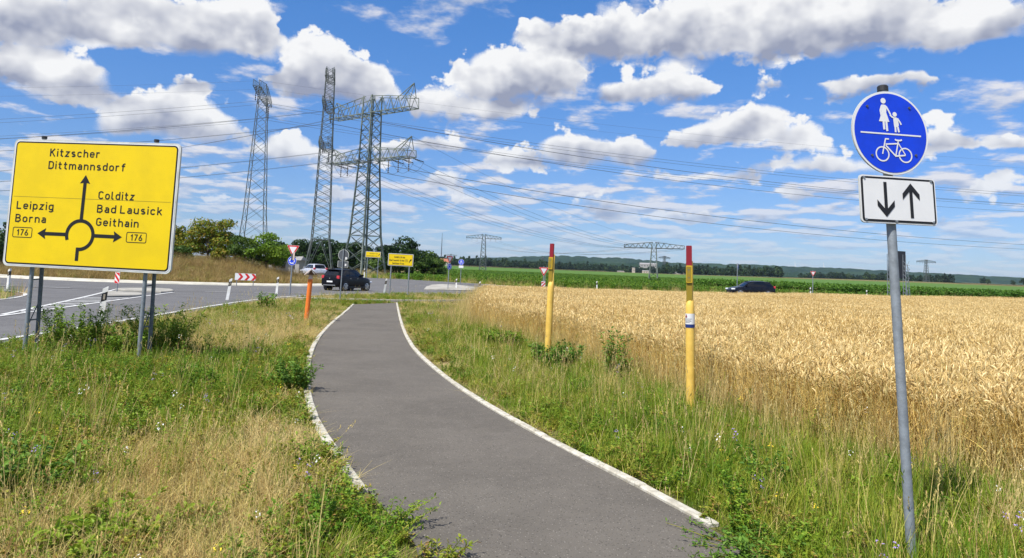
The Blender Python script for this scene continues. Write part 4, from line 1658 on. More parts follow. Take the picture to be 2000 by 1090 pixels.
# signs seen from behind, by the path
x, y = PXX(664, 38.2, 588), 38.2
root = empty('sign_back', (x, y, h1(x, y)), R(172), (0, R(-1.2)))
tag(root, 'pair of traffic signs seen from behind on a pole before the black car', 'road sign')
sign_pole(root, 2.72, 0.03, y=0.03)
for nm, ol in (('round_plate', disc(0.285, 32, 0, 2.40)), ('lower_plate', rrect(0.56, 0.33, 0.03, 4, 0, 1.93))):
    o = plate(ol, -0.012, 0.0, M_RIM, root, nm)
    sm_ = [(p[0] * 0.93, (p[1] - (2.40 if nm == 'round_plate' else 1.93)) * 0.93 + (2.40 if nm == 'round_plate' else 1.93)) for p in ol]
    m_ = MB()
    m_.add([(p[0], 0.003, p[1]) for p in sm_], [tuple(range(len(sm_) - 1, -1, -1))])
    m_.build('grey_back', M_BACK, o)
    zz = 2.24 if nm == 'round_plate' else 1.90
    m_ = MB()
    m_.add([(p[0] - 0.15, 0.006, p[1]) for p in rrect(0.085, 0.12, 0.01, 2, 0, zz)], [tuple(range(12 - 1, -1, -1))])
    m_.build('white_tag', M_WHITE, o)

# chevron board on the mound
cxx, cyy = PXX(479, 57.6, 540), 57.6
zg = float(mound_h(cxx, cyy)) + h1(cxx, cyy)
root = empty('chevron_board', (cxx, cyy, zg), R(6), (0, R(0.5)))
tag(root, 'red and white chevron board standing on the dry mound', 'road sign')
zc0 = 0.72
o = plate(rrect(1.55, 0.54, 0.02, 3, 0, zc0), -0.012, 0.0, M_RIM, root, 'board')
flat(rrect(1.51, 0.50, 0.015, 3, 0, zc0), -0.0155, M_WHITE, o, 'white_face')
for k in range(3):
    x0 = -0.56 + k * 0.50
    m_ = MB()
    m_.add([(p[0], -0.019, zc0 + p[1]) for p in ((x0, -0.25), (x0 + 0.21, -0.25), (x0 + 0.42, 0.0), (x0 + 0.21, 0.0))], [(0, 1, 2, 3)])
    m_.add([(p[0], -0.019, zc0 + p[1]) for p in ((x0, 0.25), (x0 + 0.21, 0.0), (x0 + 0.42, 0.0), (x0 + 0.21, 0.25))], [(0, 1, 2, 3)])
    m_.build('red_chevron', M_RED, o)
for sx in (-0.62, 0.62):
    p = MB()
    p.bar((sx, 0.03, -0.3), (sx, 0.03, zc0 + 0.24), 0.03, 8)
    p.build('post', M_STEEL, root)

# beacon on the left refuge
x, y = -19.75, 37.6
root = empty('refuge_beacon', (x, y, 0.1), R(-20), (0, R(1.0)))
tag(root, 'red and white beacon on the refuge, seen below the big yellow sign', 'beacon')
sign_pole(root, 2.2, 0.03)
stripes(root, 0.32, 0.42, 0.98)
blue_face(root, 0.26, 1.33, kind='pass')

# yellow distance sign near the end of the path
def info_sign(pa, pb, Y, z0, w, hh, label, lines, number, arr, name='distance_sign', rz=0.0):
    x, y = PXX((pa + pb) / 2, Y), Y
    root = empty(name, (x, y, h1(x, y)), rz, (0, R(0.8)))
    tag(root, label, 'road sign')
    zc = z0 + hh / 2
    o = plate(rrect(w, hh, 0.05, 4, 0, zc), -0.02, 0.0, M_RIM, root, 'board')
    flat(rrect(w - 0.03, hh - 0.03, 0.045, 4, 0, zc), -0.0235, M_WHITE, o, 'white_margin')
    flat(rrect(w - 0.07, hh - 0.07, 0.04, 4, 0, zc), -0.027, M_BLACK, o, 'black_border')
    flat(rrect(w - 0.115, hh - 0.115, 0.03, 4, 0, zc), -0.0305, M_YELLOW, o, 'yellow_face')
    yy = -0.034
    for (s, x0, x1, zf, cap) in lines:
        lettering(s, (x1 - x0) * w, cap * hh, (x0 - 0.5) * w, z0 + (1 - zf) * hh, yy, M_BLACK, root)
    if number:
        s, u, zf = number
        m_ = MB()
        m_.stroke(rrect(0.11 * w, 0.19 * hh, 0.02, 3, (u - 0.5) * w, z0 + (1 - zf) * hh), 0.012, yy, closed=True)
        m_.build('road_number_frame', M_BLACK, root)
        lettering(s, 0.075 * w, 0.10 * hh, (u - 0.5) * w, z0 + (1 - zf) * hh - 0.05 * hh, yy, M_BLACK, root, align='CENTER', space=1.0)
    if arr:
        u, zf, sz = arr
        c = Vector(((u - 0.5) * w, z0 + (1 - zf) * hh))
        d = Vector((0.55, 0.835)).normalized()
        nn = Vector((-d.y, d.x))
        T, Bs = c + d * sz, c - d * sz
        hb = T - d * sz * 0.95
        pts = [Bs - nn * sz * 0.17, hb - nn * sz * 0.17, hb - nn * sz * 0.5, T, hb + nn * sz * 0.5, hb + nn * sz * 0.17, Bs + nn * sz * 0.17]
        m_ = MB()
        m_.add([(p.x, yy, p.y) for p in pts], [(0, 1, 5, 6), (1, 2, 3), (1, 3, 5), (3, 4, 5)])
        m_.build('arrow', M_BLACK, root)
    for sx in (-0.36, 0.36):
        p = MB()
        p.bar((sx * w, 0.04, -0.25), (sx * w, 0.04, z0 + hh - 0.05), 0.045, 10)
        p.build('post', M_STEEL, root, smooth=True, auto=40)
    return root


info_sign(756, 804, 51.0, 2.0, 1.72, 0.84, 'yellow distance sign to Colditz, Bad Lausick and Geithain before the trees',
          [('Colditz  24 km', .24, .66, .36, .15), ('Bad Lausick  16 km', .06, .64, .62, .15), ('Geithain  9 km', .18, .64, .87, .15)], ('176', .735, .545), (.885, .53, 0.15), rz=R(2))
info_sign(712, 740, 90.0, 2.55, 1.85, 0.72, 'farther yellow exit sign to Kitzscher and Dittmannsdorf before the lattice tower',
          [('Kitzscher  7 km', .26, .80, .42, .17), ('Dittmannsdorf  4 km', .08, .80, .80, .17)], None, (.89, .52, 0.16), name='exit_sign', rz=R(-4))

# right of the roundabout
def post_at(px, Y, ht, name, label, rz=0.0, lean=0.0):
    x = PXX(px, Y)
    root = empty(name, (x, Y, h1(x, Y)), rz, (0, R(lean)))
    tag(root, label, 'road sign')
    sign_pole(root, ht, 0.038)
    return root


root = post_at(876.5, 70.0, 3.25, 'yield_sign', 'narrow seen yield sign with blue arrow sign on the right hand refuge', R(48), 0.5)
yield_face(root, 0.85, 2.95)
blue_face(root, 0.29, 2.2, kind='ring')
root = post_at(899.5, 80.0, 2.75, 'path_sign', 'small distant blue foot and cycle path sign with white plate before the green field', R(-6), 0.3)
blue_face(root, 0.31, 2.42, kind='path')
plate(rrect(0.5, 0.26, 0.02, 3, 0, 1.93), -0.008, 0.0, M_WHITE, root, 'white_plate')
root = post_at(1061.5, 66.0, 2.55, 'yield_sign', 'small yield sign over a striped beacon behind the wheat, left of the farther yellow marker', R(5), 0.4)
yield_face(root, 0.92, 2.18)
stripes(root, 0.34, 0.62, 1.22, flip=True)
p = MB()
p.bar((0.14, 0.05, -0.2), (0.14, 0.05, 1.8), 0.035, 8)
p.build('pole', M_STEEL, root)
root = post_at(1441, 72.0, 3.1, 'path_sign', 'blue round sign seen almost edge on, behind the black car in the wheat', R(66), 0)
blue_face(root, 0.30, 2.78, kind='pass')
root = post_at(1588, 74.0, 2.75, 'yield_sign', 'small yield sign alone behind the wheat at far right', R(2), 0)
yield_face(root, 0.60, 2.5)

# large sign board seen from behind, on lattice masts
xb, Yb = PXX(1751.5, 72.0), 72.0
root = empty('board_back', (xb, Yb, h1(xb, Yb)), R(16))
tag(root, 'tall dark back of a sign board on lattice masts behind the leaning grey pole', 'road sign')
o = plate(rrect(2.0, 2.62, 0.05, 3, 0.02, 3.62), -0.03, 0.03, M_CAP, root, 'board')
M_BBACK = mat('dark_board', (0.02, 0.024, 0.035), 0.6, var=0.2, vscale=2.0)
o.data.materials[0] = M_BBACK
for sx in (-1.0, 0.85):
    p = MB()
    for a, bq in ((-0.16, -0.16), (0.16, -0.16), (-0.16, 0.4), (0.16, 0.4)):
        p.bar((sx + a, bq - 0.5, -0.2), (sx + a, bq * 0.4 - 0.2, 3.6 if bq < 0 else 4.6), 0.03, 4)
    for k in range(9):
        z = 0.2 + k * 0.42
        s = -1 if k % 2 else 1
        p.bar((sx - 0.16 * s, -0.55, z), (sx + 0.16 * s, -0.5, z + 0.42), 0.018, 4)
        p.bar((sx - 0.16, -0.55, z), (sx + 0.16, -0.55, z), 0.016, 4)
        p.bar((sx - 0.16, -0.58, z), (sx - 0.16, -0.1, z + 0.4), 0.018, 4)
    p.build('lattice_mast', M_STEEL, root)

# ------------------------------------------------------------------ lattice pylons and their wires
M_LAT = mat('pylon_steel', (0.055, 0.068, 0.068), 0.6, metal=0.15, var=0.35, vscale=0.6, col2=(0.12, 0.14, 0.13))
M_LAT_L = mat('pylon_steel_light', (0.10, 0.125, 0.11), 0.6, metal=0.15, var=0.4, vscale=0.6, col2=(0.22, 0.25, 0.21))
M_INS = mat('insulator', (0.05, 0.045, 0.045), 0.3)
M_WIRE = mat('conductor', (0.07, 0.075, 0.085), 0.6, metal=0.2)


def tower(name, label, loc, rz, levels, prof, panels, leg_r, brace_r, group, lower=None, m_leg=None, m_br=None, insul=(), peaks=None, x_brace=True, horiz=()):
    """prof: [(z, half width x, half width y)], levels: crossarms (z of lower chord, half length, depth at body, depth at tip, half width at the body, at the tip)"""
    root = empty(name, loc, rz)
    tag(root, label, 'pylon', group)
    zs = [p[0] for p in prof]

    def hw(z):
        return float(np.interp(z, zs, [p[1] for p in prof])), float(np.interp(z, zs, [p[2] for p in prof]))
    top = zs[-1]
    for sx, sy in ((-1, -1), (1, -1), (1, 1), (-1, 1)):
        b = MB()
        for (z0, a0, c0), (z1, a1, c1) in zip(prof[:-1], prof[1:]):
            r0 = leg_r * (1.0 - 0.45 * z0 / top)
            r1 = leg_r * (1.0 - 0.45 * z1 / top)
            b.bar((sx * a0, sy * c0, z0), (sx * a1, sy * c1, z1), r0, 4, r2=r1)
        b.build('leg', m_leg or M_LAT, root)
    # bracing, face by face
    cuts = list(panels)
    for (fx, fy) in (((-1, -1), (1, -1)), ((1, -1), (1, 1)), ((1, 1), (-1, 1)), ((-1, 1), (-1, -1))):
        b = MB()
        for i, (z0, z1) in enumerate(zip(cuts[:-1], cuts[1:])):
            a0, c0 = hw(z0)
            a1, c1 = hw(z1)
            p00 = (fx[0] * a0, fx[1] * c0, z0)
            p01 = (fy[0] * a0, fy[1] * c0, z0)
            p10 = (fx[0] * a1, fx[1] * c1, z1)
            p11 = (fy[0] * a1, fy[1] * c1, z1)
            rb = brace_r * (1.0 if z0 < top * 0.4 else 0.85)
            if z0 == 0 and lower:
                # portal panel at the foot: inverted V with stays
                mid = ((p10[0] + p11[0]) / 2, (p10[1] + p11[1]) / 2, z1)
                b.bar(p00, mid, rb * 1.3)
                b.bar(p01, mid, rb * 1.3)
                zl = z1 * 0.45
                al, cl = hw(zl)
                b.bar((fx[0] * al, fx[1] * cl, zl), tuple(np.array(p00) * 0.55 + np.array(mid) * 0.45), rb)
                b.bar((fy[0] * al, fy[1] * cl, zl), tuple(np.array(p01) * 0.55 + np.array(mid) * 0.45), rb)
                zl2 = z1 * 0.2
                al, cl = hw(zl2)
                b.bar((fx[0] * al, fx[1] * cl, zl2), (fy[0] * al, fy[1] * cl, zl2), rb)
                b.bar(p10, p11, rb * 1.3)
                continue
            b.bar(p00, p11, rb)
            if x_brace:
                b.bar(p01, p10, rb)
            if z1 in horiz:
                b.bar(p10, p11, rb * 1.2)
        b.build('bracing', m_br or M_LAT, root)
    tips = []
    for (z, half, d0, d1, wb, wt, nseg) in levels:
        for s in (-1, 1):
            b = MB()
            ax, ay = hw(z)
            x0, x1 = s * ax * 0.6, s * half
            for sy in (-1, 1):
                lo0, lo1 = (x0, sy * wb, z), (x1, sy * wt, z)
                up0, up1 = (x0, sy * wb * 0.8, z + d0), (x1, sy * wt * 0.9, z + d1)
                b.bar(lo0, lo1, brace_r * 1.6)
                b.bar(up0, up1, brace_r * 1.25)
                b.bar(lo1, up1, brace_r)
                for k in range(nseg):
                    f0, f1 = k / nseg, (k + 1) / nseg
                    fm = (f0 + f1) / 2
                    L = lambda p, q, f: tuple(np.array(p) * (1 - f) + np.array(q) * f)
                    b.bar(L(lo0, lo1, f0), L(up0, up1, fm), brace_r * 0.8)
                    b.bar(L(up0, up1, fm), L(lo0, lo1, f1), brace_r * 0.8)
            for k in range(nseg + 1):
                f = k / nseg
                wv_ = wb * (1 - f) + wt * f
                xx = x0 * (1 - f) + x1 * f
                b.bar((xx, -wv_, z), (xx, wv_, z), brace_r)
                if k < nseg:
                    f2 = (k + 1) / nseg
                    w2 = wb * (1 - f2) + wt * f2
                    x2 = x0 * (1 - f2) + x1 * f2
                    b.bar((xx, -wv_, z), (x2, w2, z), brace_r * 0.8)
                    b.bar((xx, wv_, z), (x2, -w2, z), brace_r * 0.8)
            b.build('crossarm', m_br or M_LAT, root)
    if peaks:
        for (x, z0, z1, back) in peaks:
            b = MB()
            for sy in (-0.5, 0.5):
                b.bar((x - back, sy, z0), (x, 0, z1), brace_r * 1.2)
                b.bar((x, sy, z0), (x, 0, z1), brace_r)
                b.bar((x - back * 0.5, sy * 0.6, (z0 + z1) / 2), (x, sy, z0), brace_r * 0.8)
            b.build('earth_wire_peak', m_br or M_LAT, root)
    for (x, yo, z, ln) in insul:
        b = MB()
        pts, rad = [], []
        n = 7
        for k in range(n):
            for dr, dz in ((0.035, 0.0), (0.10, 0.3), (0.10, 0.6), (0.035, 0.9)):
                pts.append((x, yo, z - (k + dz) * ln / n))
                rad.append(dr)
        b.tube(pts, rad, 6)
        b.build('insulator', M_INS, root)
    return root


def cuts(z0, z1, n, grow=1.0):
    w = np.array([grow ** -i for i in range(n)])
    c = np.concatenate([[0], np.cumsum(w)]) / w.sum()
    return (z0 + (z1 - z0) * c).tolist()


GP = 'big lattice pylons behind the roundabout'
# leftmost, its arm pointing almost at the camera
Y1 = 130.0
X1 = PXX(490, Y1)
hz1 = 31.2
P1 = tower('lattice_pylon', 'leftmost lattice pylon with one high arm, behind the mound trees', (X1, Y1, h1(X1, Y1)), R(101), [(30.8, 8.6, 2.2, 1.0, 0.75, 0.5, 5)],
           [(0, 3.1, 2.4), (10, 2.15, 1.65), (30.8, 0.85, 0.72), (33.0, 0.75, 0.6)], cuts(0, 30.8, 14, 1.06) + [33.0], 0.105, 0.035, GP,
           insul=[(-8.2, 0, 30.8, 2.5), (-5.6, 0, 30.8, 2.5), (5.6, 0, 30.8, 2.5), (8.2, 0, 30.8, 2.5)], horiz=(), m_leg=M_LAT)
# slender one, seen along its arms
Y2 = 105.0
X2 = PXX(622, Y2)
P2 = tower('lattice_pylon', 'slender tallest lattice pylon with three short arms seen end on', (X2, Y2, h1(X2, Y2)), R(99),
           [(18.2, 4.8, 1.5, 0.7, 0.95, 0.6, 3), (24.0, 4.6, 1.3, 0.6, 0.75, 0.5, 3), (28.0, 2.6, 1.6, 1.0, 0.56, 0.5, 2)],
           [(0, 1.75, 1.95), (5.0, 1.12, 1.2), (18, 0.80, 0.85), (29.8, 0.50, 0.55)], [0, 5.0] + cuts(5.0, 18.2, 13)[1:] + cuts(18.2, 29.8, 13)[1:], 0.10, 0.034, GP, lower=True,
           insul=[(-4.6, 0, 18.2, 1.5), (4.6, 0, 18.2, 1.5), (-4.4, 0, 24.0, 1.5), (4.4, 0, 24.0, 1.5)])
# broad anchor pylon with two arms
Y3 = 110.0
X3 = PXX(709, Y3)
P3 = tower('lattice_pylon', 'broad anchor pylon with two long arms, right of the slender pylon', (X3, Y3, h1(X3, Y3)), R(-39),
           [(17.2, 9.1, 1.9, 1.0, 1.1, 0.9, 5), (24.3, 9.1, 2.6, 1.5, 1.05, 0.9, 5)],
           [(0, 2.35, 2.35), (6.0, 1.6, 1.6), (16.5, 1.1, 1.1), (24.5, 0.98, 0.98), (27.0, 0.95, 0.95)], cuts(0, 6, 3) + cuts(6, 17.2, 8)[1:] + cuts(17.2, 24.3, 5)[1:] + [27.0], 0.18, 0.053, GP,
           m_leg=M_LAT_L, m_br=M_LAT_L, insul=[(8.6, 0, 17.2, 2.1), (6.4, 0, 17.2, 2.1), (4.3, 0, 17.2, 2.1), (-5.0, 0, 17.2, 2.1), (-6.6, 0, 17.2, 2.1)],
           peaks=[(8.9, 18.3, 20.2, 3.2), (-8.6, 18.3, 19.6, -2.6), (8.9, 25.8, 27.9, 3.2), (-8.6, 25.8, 27.0, -2.6)], horiz=(6.0, 24.3))
P3['label'] = 'broad anchor pylon with two long arms, right of the slender pylon'

GF = 'distant pylons over the fields'
YD = 225.0
XD = PXX(1276, YD)
PD = tower('field_pylon', 'pylon with one wide flat arm in the green field, beside the nearer yellow marker', (XD, YD, h1(XD, YD)), R(-16), [(10.6, 9.0, 1.75, 0.9, 0.65, 0.35, 5)],
           [(0, 1.35, 1.35), (10.6, 0.68, 0.68), (12.4, 0.62, 0.62)], cuts(0, 10.6, 6) + [12.4], 0.17, 0.085, GF, x_brace=False, m_leg=M_LAT_L, m_br=M_LAT)
YE = 450.0
XE = PXX(942, YE)
PE = tower('field_pylon', 'pylon with a row of pale insulators, left of the two yellow markers', (XE, YE, h1(XE, YE)), R(6), [(19.5, 10.6, 2.4, 1.0, 0.6, 0.35, 5)],
           [(0, 2.0, 2.0), (19.5, 1.0, 1.0), (22.2, 0.9, 0.9)], cuts(0, 19.5, 8) + [22.2], 0.24, 0.12, GF, x_brace=True, m_leg=M_LAT, m_br=M_LAT,
           insul=[(x_, 0, 19.4, 1.5) for x_ in (-10.4, -7.2, -4.0, 4.0, 7.2, 10.4)])
for (px, Y, k, lab, rz) in ((1809, 760.0, 1.02, 'tiny far pylon on the skyline right of the leaning grey pole', 10), (1297, 900.0, 1.0, 'tiny far pylon just behind the field pylon', 40), (879, 980.0, 0.75, 'tiny far pylon above the trees behind the narrow yield sign', -10), (1059, 1200.0, 1.0, 'tiny far pylon above the wood, left of the farther yellow marker', 80), (1440, 1100.0, 0.9, 'tiny far mast before the wood behind the black car', 85)):
    o = copy_tree(PE)
    x = PXX(px, Y)
    o.location = (x, Y, h1(x, Y))
    o.rotation_euler = (0, 0, R(rz))
    o.scale = (k, k, k)
    tag(o, lab, 'pylon', GF)


def wire(a, b, sag, r, label, group, n=28, name='power_line', t0=0.0, t1=1.0):
    a, b = Vector(a), Vector(b)
    mb = MB()
    pts = []
    for i in range(n + 1):
        f = t0 + (t1 - t0) * i / n
        p = a.lerp(b, f)
        p.z -= 4 * sag * f * (1 - f)
        pts.append(p)
    mb.tube(pts, r, 5, cap=False)
    o = mb.build(name, M_WIRE, smooth=True)
    tag(o, label, 'power line', group)
    return o


def tip(P, x, z, y=0.0):
    return Matrix.Translation(P.location) @ P.rotation_euler.to_matrix().to_4x4() @ Vector((x, y, z))


# line of the leftmost pylon, both ways
for x, w_ in ((-8.2, 'highest'), (-5.6, 'second highest'), (5.6, 'third highest'), (8.2, 'lowest')):
    a = tip(P1, x, 28.2)
    wire(a, a + Vector((-300, -25, -2)), 11.0, 0.02, f'{w_} of four conductors running left from the leftmost pylon', 'wires left of the leftmost pylon', t1=0.62)
    wire(a, a + Vector((330, 22, 0)), 9.6, 0.024, f'{w_} of four conductors sweeping right from the leftmost pylon', 'wires right of the leftmost pylon', n=44, t1=0.82)
for y_ in (-0.3, 0.3):
    a = tip(P1, y_ * 10, 33.0)
    wire(a, a + Vector((-300, -25, 0)), 8.0, 0.011, f'{"nearer" if y_ < 0 else "farther"} thin earth wire running left from the leftmost pylon top', 'earth wires left', t1=0.62)
    wire(a, a + Vector((330, 22, 0)), 7.6, 0.011, f'{"nearer" if y_ < 0 else "farther"} thin earth wire running right from the leftmost pylon top', 'earth wires right', n=44, t1=0.82)
# line of the slender pylon
for z, xs in ((16.7, (-4.6, 4.6)), (22.5, (-4.4, 4.4))):
    for x in xs:
        for off in (-0.2, 0.2):
            a = tip(P2, x, z, off)
            lv = 'lower' if z < 20 else 'middle'
            w_ = ('near, left strand' if x < 0 else 'far, left strand') if off < 0 else ('near, right strand' if x < 0 else 'far, right strand')
            wire(a, a + Vector((-230, -14, 0)), 10.0, 0.016, f'twin conductor ({w_}) running left from the {lv} arm of the slender pylon', f'wires left of the {lv} slender arm', t1=0.6)
            wire(a, a + Vector((220, 10, 0)), 8.6, 0.018, f'twin conductor ({w_}) running right from the {lv} arm of the slender pylon', f'wires right of the {lv} slender arm', n=40, t1=0.8)
# from the anchor pylon down to the field pylon
for i, (x, xd) in enumerate(((8.6, 8.6), (6.4, 5.6), (4.3, 2.8), (-4.6, -2.8), (-6.6, -5.6), (-8.6, -8.6))):
    wire(tip(P3, x, 17.0, 1.2), tip(PD, xd, 10.4), 3.2, 0.021, f'{["first", "second", "third", "fourth", "fifth", "sixth"][i]} from the top of the conductors fanning from anchor pylon to field pylon', 'wires from anchor to field pylon')
wire(tip(P3, 8.9, 20.2), tip(PD, 4.0, 12.3), 2.5, 0.016, 'thin earth wire from the anchor pylon to the field pylon', None)
# tension strings at the anchor pylon, and the drop loops
for x in (8.6, 6.4, 4.3, -4.6, -6.6, -8.6):
    a = tip(P3, x, 17.1, 0.9)
    b_ = tip(PD, x, 10.4)
    d = (b_ - a).normalized()
    mb = MB()
    pts = [a + d * (0.22 * k) for k in range(12)]
    mb.tube(pts, [0.05 if k % 2 else 0.10 for k in range(12)], 6)
    o = mb.build('tension_string', M_INS)
    o.parent = P3
    o.matrix_parent_inverse = (Matrix.Translation(P3.location) @ P3.rotation_euler.to_matrix().to_4x4()).inverted()
    o2 = MB()
    e = a + d * 2.5
    f_ = tip(P3, x, 17.1, -1.6)
    pts = []
    for k in range(13):
        q = k / 12
        p = e.lerp(f_, q)
        p.z -= 4 * 1.9 * q * (1 - q)
        pts.append(p)
    o2.tube(pts, 0.02, 5, cap=False)
    o = o2.build('jumper_loop', M_WIRE)
    o.parent = P3
    o.matrix_parent_inverse = (Matrix.Translation(P3.location) @ P3.rotation_euler.to_matrix().to_4x4()).inverted()
# from the anchor pylon's upper arm away to the left
for x, w_ in ((-8.6, 'outer'), (-6.0, 'inner')):
    a = tip(P3, x, 24.2, -0.9)
    wire(a, a + Vector((-210, 60, -2)), 9.0, 0.02, f'{w_} conductor leaving the upper arm of the anchor pylon to the left', 'wires left of the anchor pylon', t1=0.75)
# field pylon on to the left and right
for x, w_ in ((-8.6, 'first'), (-5.6, 'second'), (5.6, 'third'), (8.6, 'fourth')):
    a = tip(PD, x, 10.3)
    wire(a, tip(PE, x * 1.1, 18.0), 4.0, 0.03, f'{w_} conductor from the left between the two field pylons', 'wires between the field pylons', n=20)

# ------------------------------------------------------------------ cars
M_TYRE = mat('tyre', (0.012, 0.012, 0.013), 0.85)
M_RIMS = mat('alloy', (0.55, 0.57, 0.60), 0.3, metal=0.8)
M_GLASS = mat('car_glass', (0.006, 0.008, 0.012), 0.06, spec=0.45)
M_TRIM = mat('car_trim', (0.015, 0.015, 0.016), 0.6)
M_TAIL = mat('tail_light', (0.55, 0.03, 0.04), 0.2, spec=0.8)
M_HEAD = mat('head_light', (0.85, 0.88, 0.92), 0.1, spec=0.9)
M_CPLATE = mat('number_plate', (0.75, 0.75, 0.74), 0.4)
M_CHROME = mat('chrome', (0.6, 0.6, 0.62), 0.15, metal=1.0)


def car(name, label, loc, rz, paint, L, W, Ht, st):
    """st: outline numbers. x runs to the front"""
    root = empty(name, loc, rz)
    tag(root, label, 'car')
    hw = W / 2
    # lower body: stations from the tail to the nose (x, z of sill, z of shoulder, half width, crown)
    S = st['body']
    rows = []
    for (x, zb, zt, w) in S:
        x *= L
        w *= hw
        zt *= Ht
        rows.append([(x, 0.0, zb), (x, w * 0.86, zb), (x, w * 0.97, zb + 0.08), (x, w, zb + (zt - zb) * 0.35), (x, w * 0.995, zb + (zt - zb) * 0.66), (x, w * 0.96, zt - 0.03), (x, w * 0.90, zt), (x, w * 0.5, zt + 0.022), (x, 0.0, zt + 0.028)])
    n = len(rows[0])
    mb = MB()
    vs, fs = [], []
    for r in rows:
        vs += r
        vs += [(p[0], -p[1], p[2]) for p in r[1:-1][::-1]]
    m = 2 * n - 2
    for j in range(len(rows) - 1):
        for i in range(m):
            fs.append((j * m + i, j * m + (i + 1) % m, (j + 1) * m + (i + 1) % m, (j + 1) * m + i))
    fs.append(tuple(range(m - 1, -1, -1)))
    fs.append(tuple(range((len(rows) - 1) * m, len(rows) * m)))
    mb.add(vs, fs)
    body = mb.build('body', paint, root, smooth=True)
    md = body.modifiers.new('round', 'SUBSURF')
    md.levels = md.render_levels = 1
    # cabin
    c = st['cabin']                      # rear foot, rear roof, front roof, front foot (x), belt z, roof z
    xr0, xr1, xf1, xf0, zb, zt = [v * L for v in c[:4]] + [v * Ht for v in c[4:]]
    wb_, wt_ = hw * 0.90, hw * 0.72
    K = 9

    def side(u, v):
        """u along, v from belt up to roof"""
        xa, xb = xr0 + (xr1 - xr0) * v, xf0 + (xf1 - xf0) * v
        x = xa + (xb - xa) * u
        w = wb_ + (wt_ - wb_) * v ** 1.15
        bulge = 1 - 0.09 * (2 * u - 1) ** 4
        z = zb + (zt - zb) * v - 0.06 * v * (2 * u - 1) ** 2 * Ht / 1.5
        return Vector((x, w * bulge, z))
    mb = MB()
    vs, fs = [], []
    NV = 6
    for j in range(NV + 1):
        v = j / NV
        for i in range(K + 1):
            vs.append(tuple(side(i / K, v)))
        for i in range(K, -1, -1):
            p = side(i / K, v)
            vs.append((p.x, -p.y, p.z))
    m = 2 * (K + 1)
    for j in range(NV):
        for i in range(m):
            fs.append((j * m + i, j * m + (i + 1) % m, (j + 1) * m + (i + 1) % m, (j + 1) * m + i))
    mb.add(vs, fs)
    # roof skin
    o = len(mb.v)
    for i in range(K + 1):
        p = side(i / K, 1.0)
        for w in (1, 0.6, 0.2, -0.2, -0.6, -1):
            mb.v.append((p.x, p.y * w, p.z + 0.035 * (1 - w * w)))
    for i in range(K):
        for k in range(5):
            a = o + i * 6 + k
            mb.f.append((a, a + 1, a + 7, a + 6))
            mb.mi.append(0)
    mb.build('cabin', paint, root, smooth=True, auto=50)
    # side windows
    for s in (-1, 1):
        for (u0, u1) in st['windows']:
            q = MB()
            vs, fs = [], []
            for j in range(4):
                v = 0.10 + 0.76 * j / 3
                for i in range(5):
                    p = side(u0 + (u1 - u0) * i / 4 + (0.5 - (u0 + u1) / 2) * 0.10 * v, v)
                    vs.append((p.x, s * (p.y + 0.008), p.z))
            for j in range(3):
                for i in range(4):
                    a = j * 5 + i
                    fs.append((a, a + 1, a + 6, a + 5))
            q.add(vs, fs)
            q.build('side_window', M_GLASS, root, smooth=True)
        q = MB()
        mx = side(0.93, 0.15)
        q.add([], [])
        q.box((mx.x, s * (mx.y + 0.10), mx.z + 0.06), (0.13, 0.18, 0.13))
        q.build('mirror', paint, root)
        for u in st['handles']:
            p = side(u, 0.0)
            q = MB()
            q.box((p.x, s * (hw * 0.985), zb - 0.10), (0.20, 0.035, 0.03))
            q.build('door_handle', M_CHROME if st.get('chrome') else paint, root)
    for nm, x0, x1, sg in (('rear_window', xr0, xr1, -1), ('windscreen', xf0, xf1, 1)):
        q = MB()
        vs = []
        for j in range(4):
            v = 0.14 + 0.74 * j / 3
            p = side(0.0 if sg < 0 else 1.0, v)
            for k in range(5):
                w = -1 + 2 * k / 4
                vs.append((p.x + sg * 0.015 + sg * 0.02 * (1 - w * w), p.y * 0.9 * w, p.z))
        fs = []
        for j in range(3):
            for k in range(4):
                a = j * 5 + k
                fs.append((a, a + 1, a + 6, a + 5))
        q.add(vs, fs)
        q.build(nm, M_GLASS, root, smooth=True)
    # wheels with dark arches
    rw = st.get('wheel', 0.315)
    for xw in st['axles']:
        for s in (-1, 1):
            q = MB()
            q.bar((xw * L, s * (hw - 0.30), rw), (xw * L, s * (hw + 0.006), rw), rw * 1.16, 26)
            q.build('wheel_arch', M_TRIM, root)
            q = MB()
            prof = [(hw - 0.20, rw * 0.93), (hw - 0.19, rw), (hw - 0.02, rw), (hw + 0.012, rw * 0.94), (hw + 0.012, rw * 0.70)]
            vs, fs = [], []
            nn = 28
            for (yy, r_) in prof:
                for i in range(nn):
                    a = 2 * math.pi * i / nn
                    vs.append((xw * L + r_ * math.cos(a), s * yy, rw + r_ * math.sin(a)))
            for j in range(len(prof) - 1):
                for i in range(nn):
                    fs.append((j * nn + i, j * nn + (i + 1) % nn, (j + 1) * nn + (i + 1) % nn, (j + 1) * nn + i))
            q.add(vs, fs)
            wh = q.build('wheel', M_TYRE, root, smooth=True)
            q = MB()
            for k in range(5):
                a = 2 * math.pi * k / 5 + 0.3
                p0 = Vector((xw * L, s * (hw + 0.018), rw))
                p1 = p0 + Vector((math.cos(a), 0, math.sin(a))) * rw * 0.66
                q.bar(p0, p1, 0.055, 4)
            vs, fs = [], []
            ringp = [(rw * 0.72, 0.014), (rw * 0.60, 0.022)]
            for (r_, yy) in ringp:
                for i in range(nn):
                    a = 2 * math.pi * i / nn
                    vs.append((xw * L + r_ * math.cos(a), s * (hw + yy), rw + r_ * math.sin(a)))
            for i in range(nn):
                fs.append((i, (i + 1) % nn, nn + (i + 1) % nn, nn + i))
            q.add(vs, fs)
            q.build('rim', M_RIMS, wh)
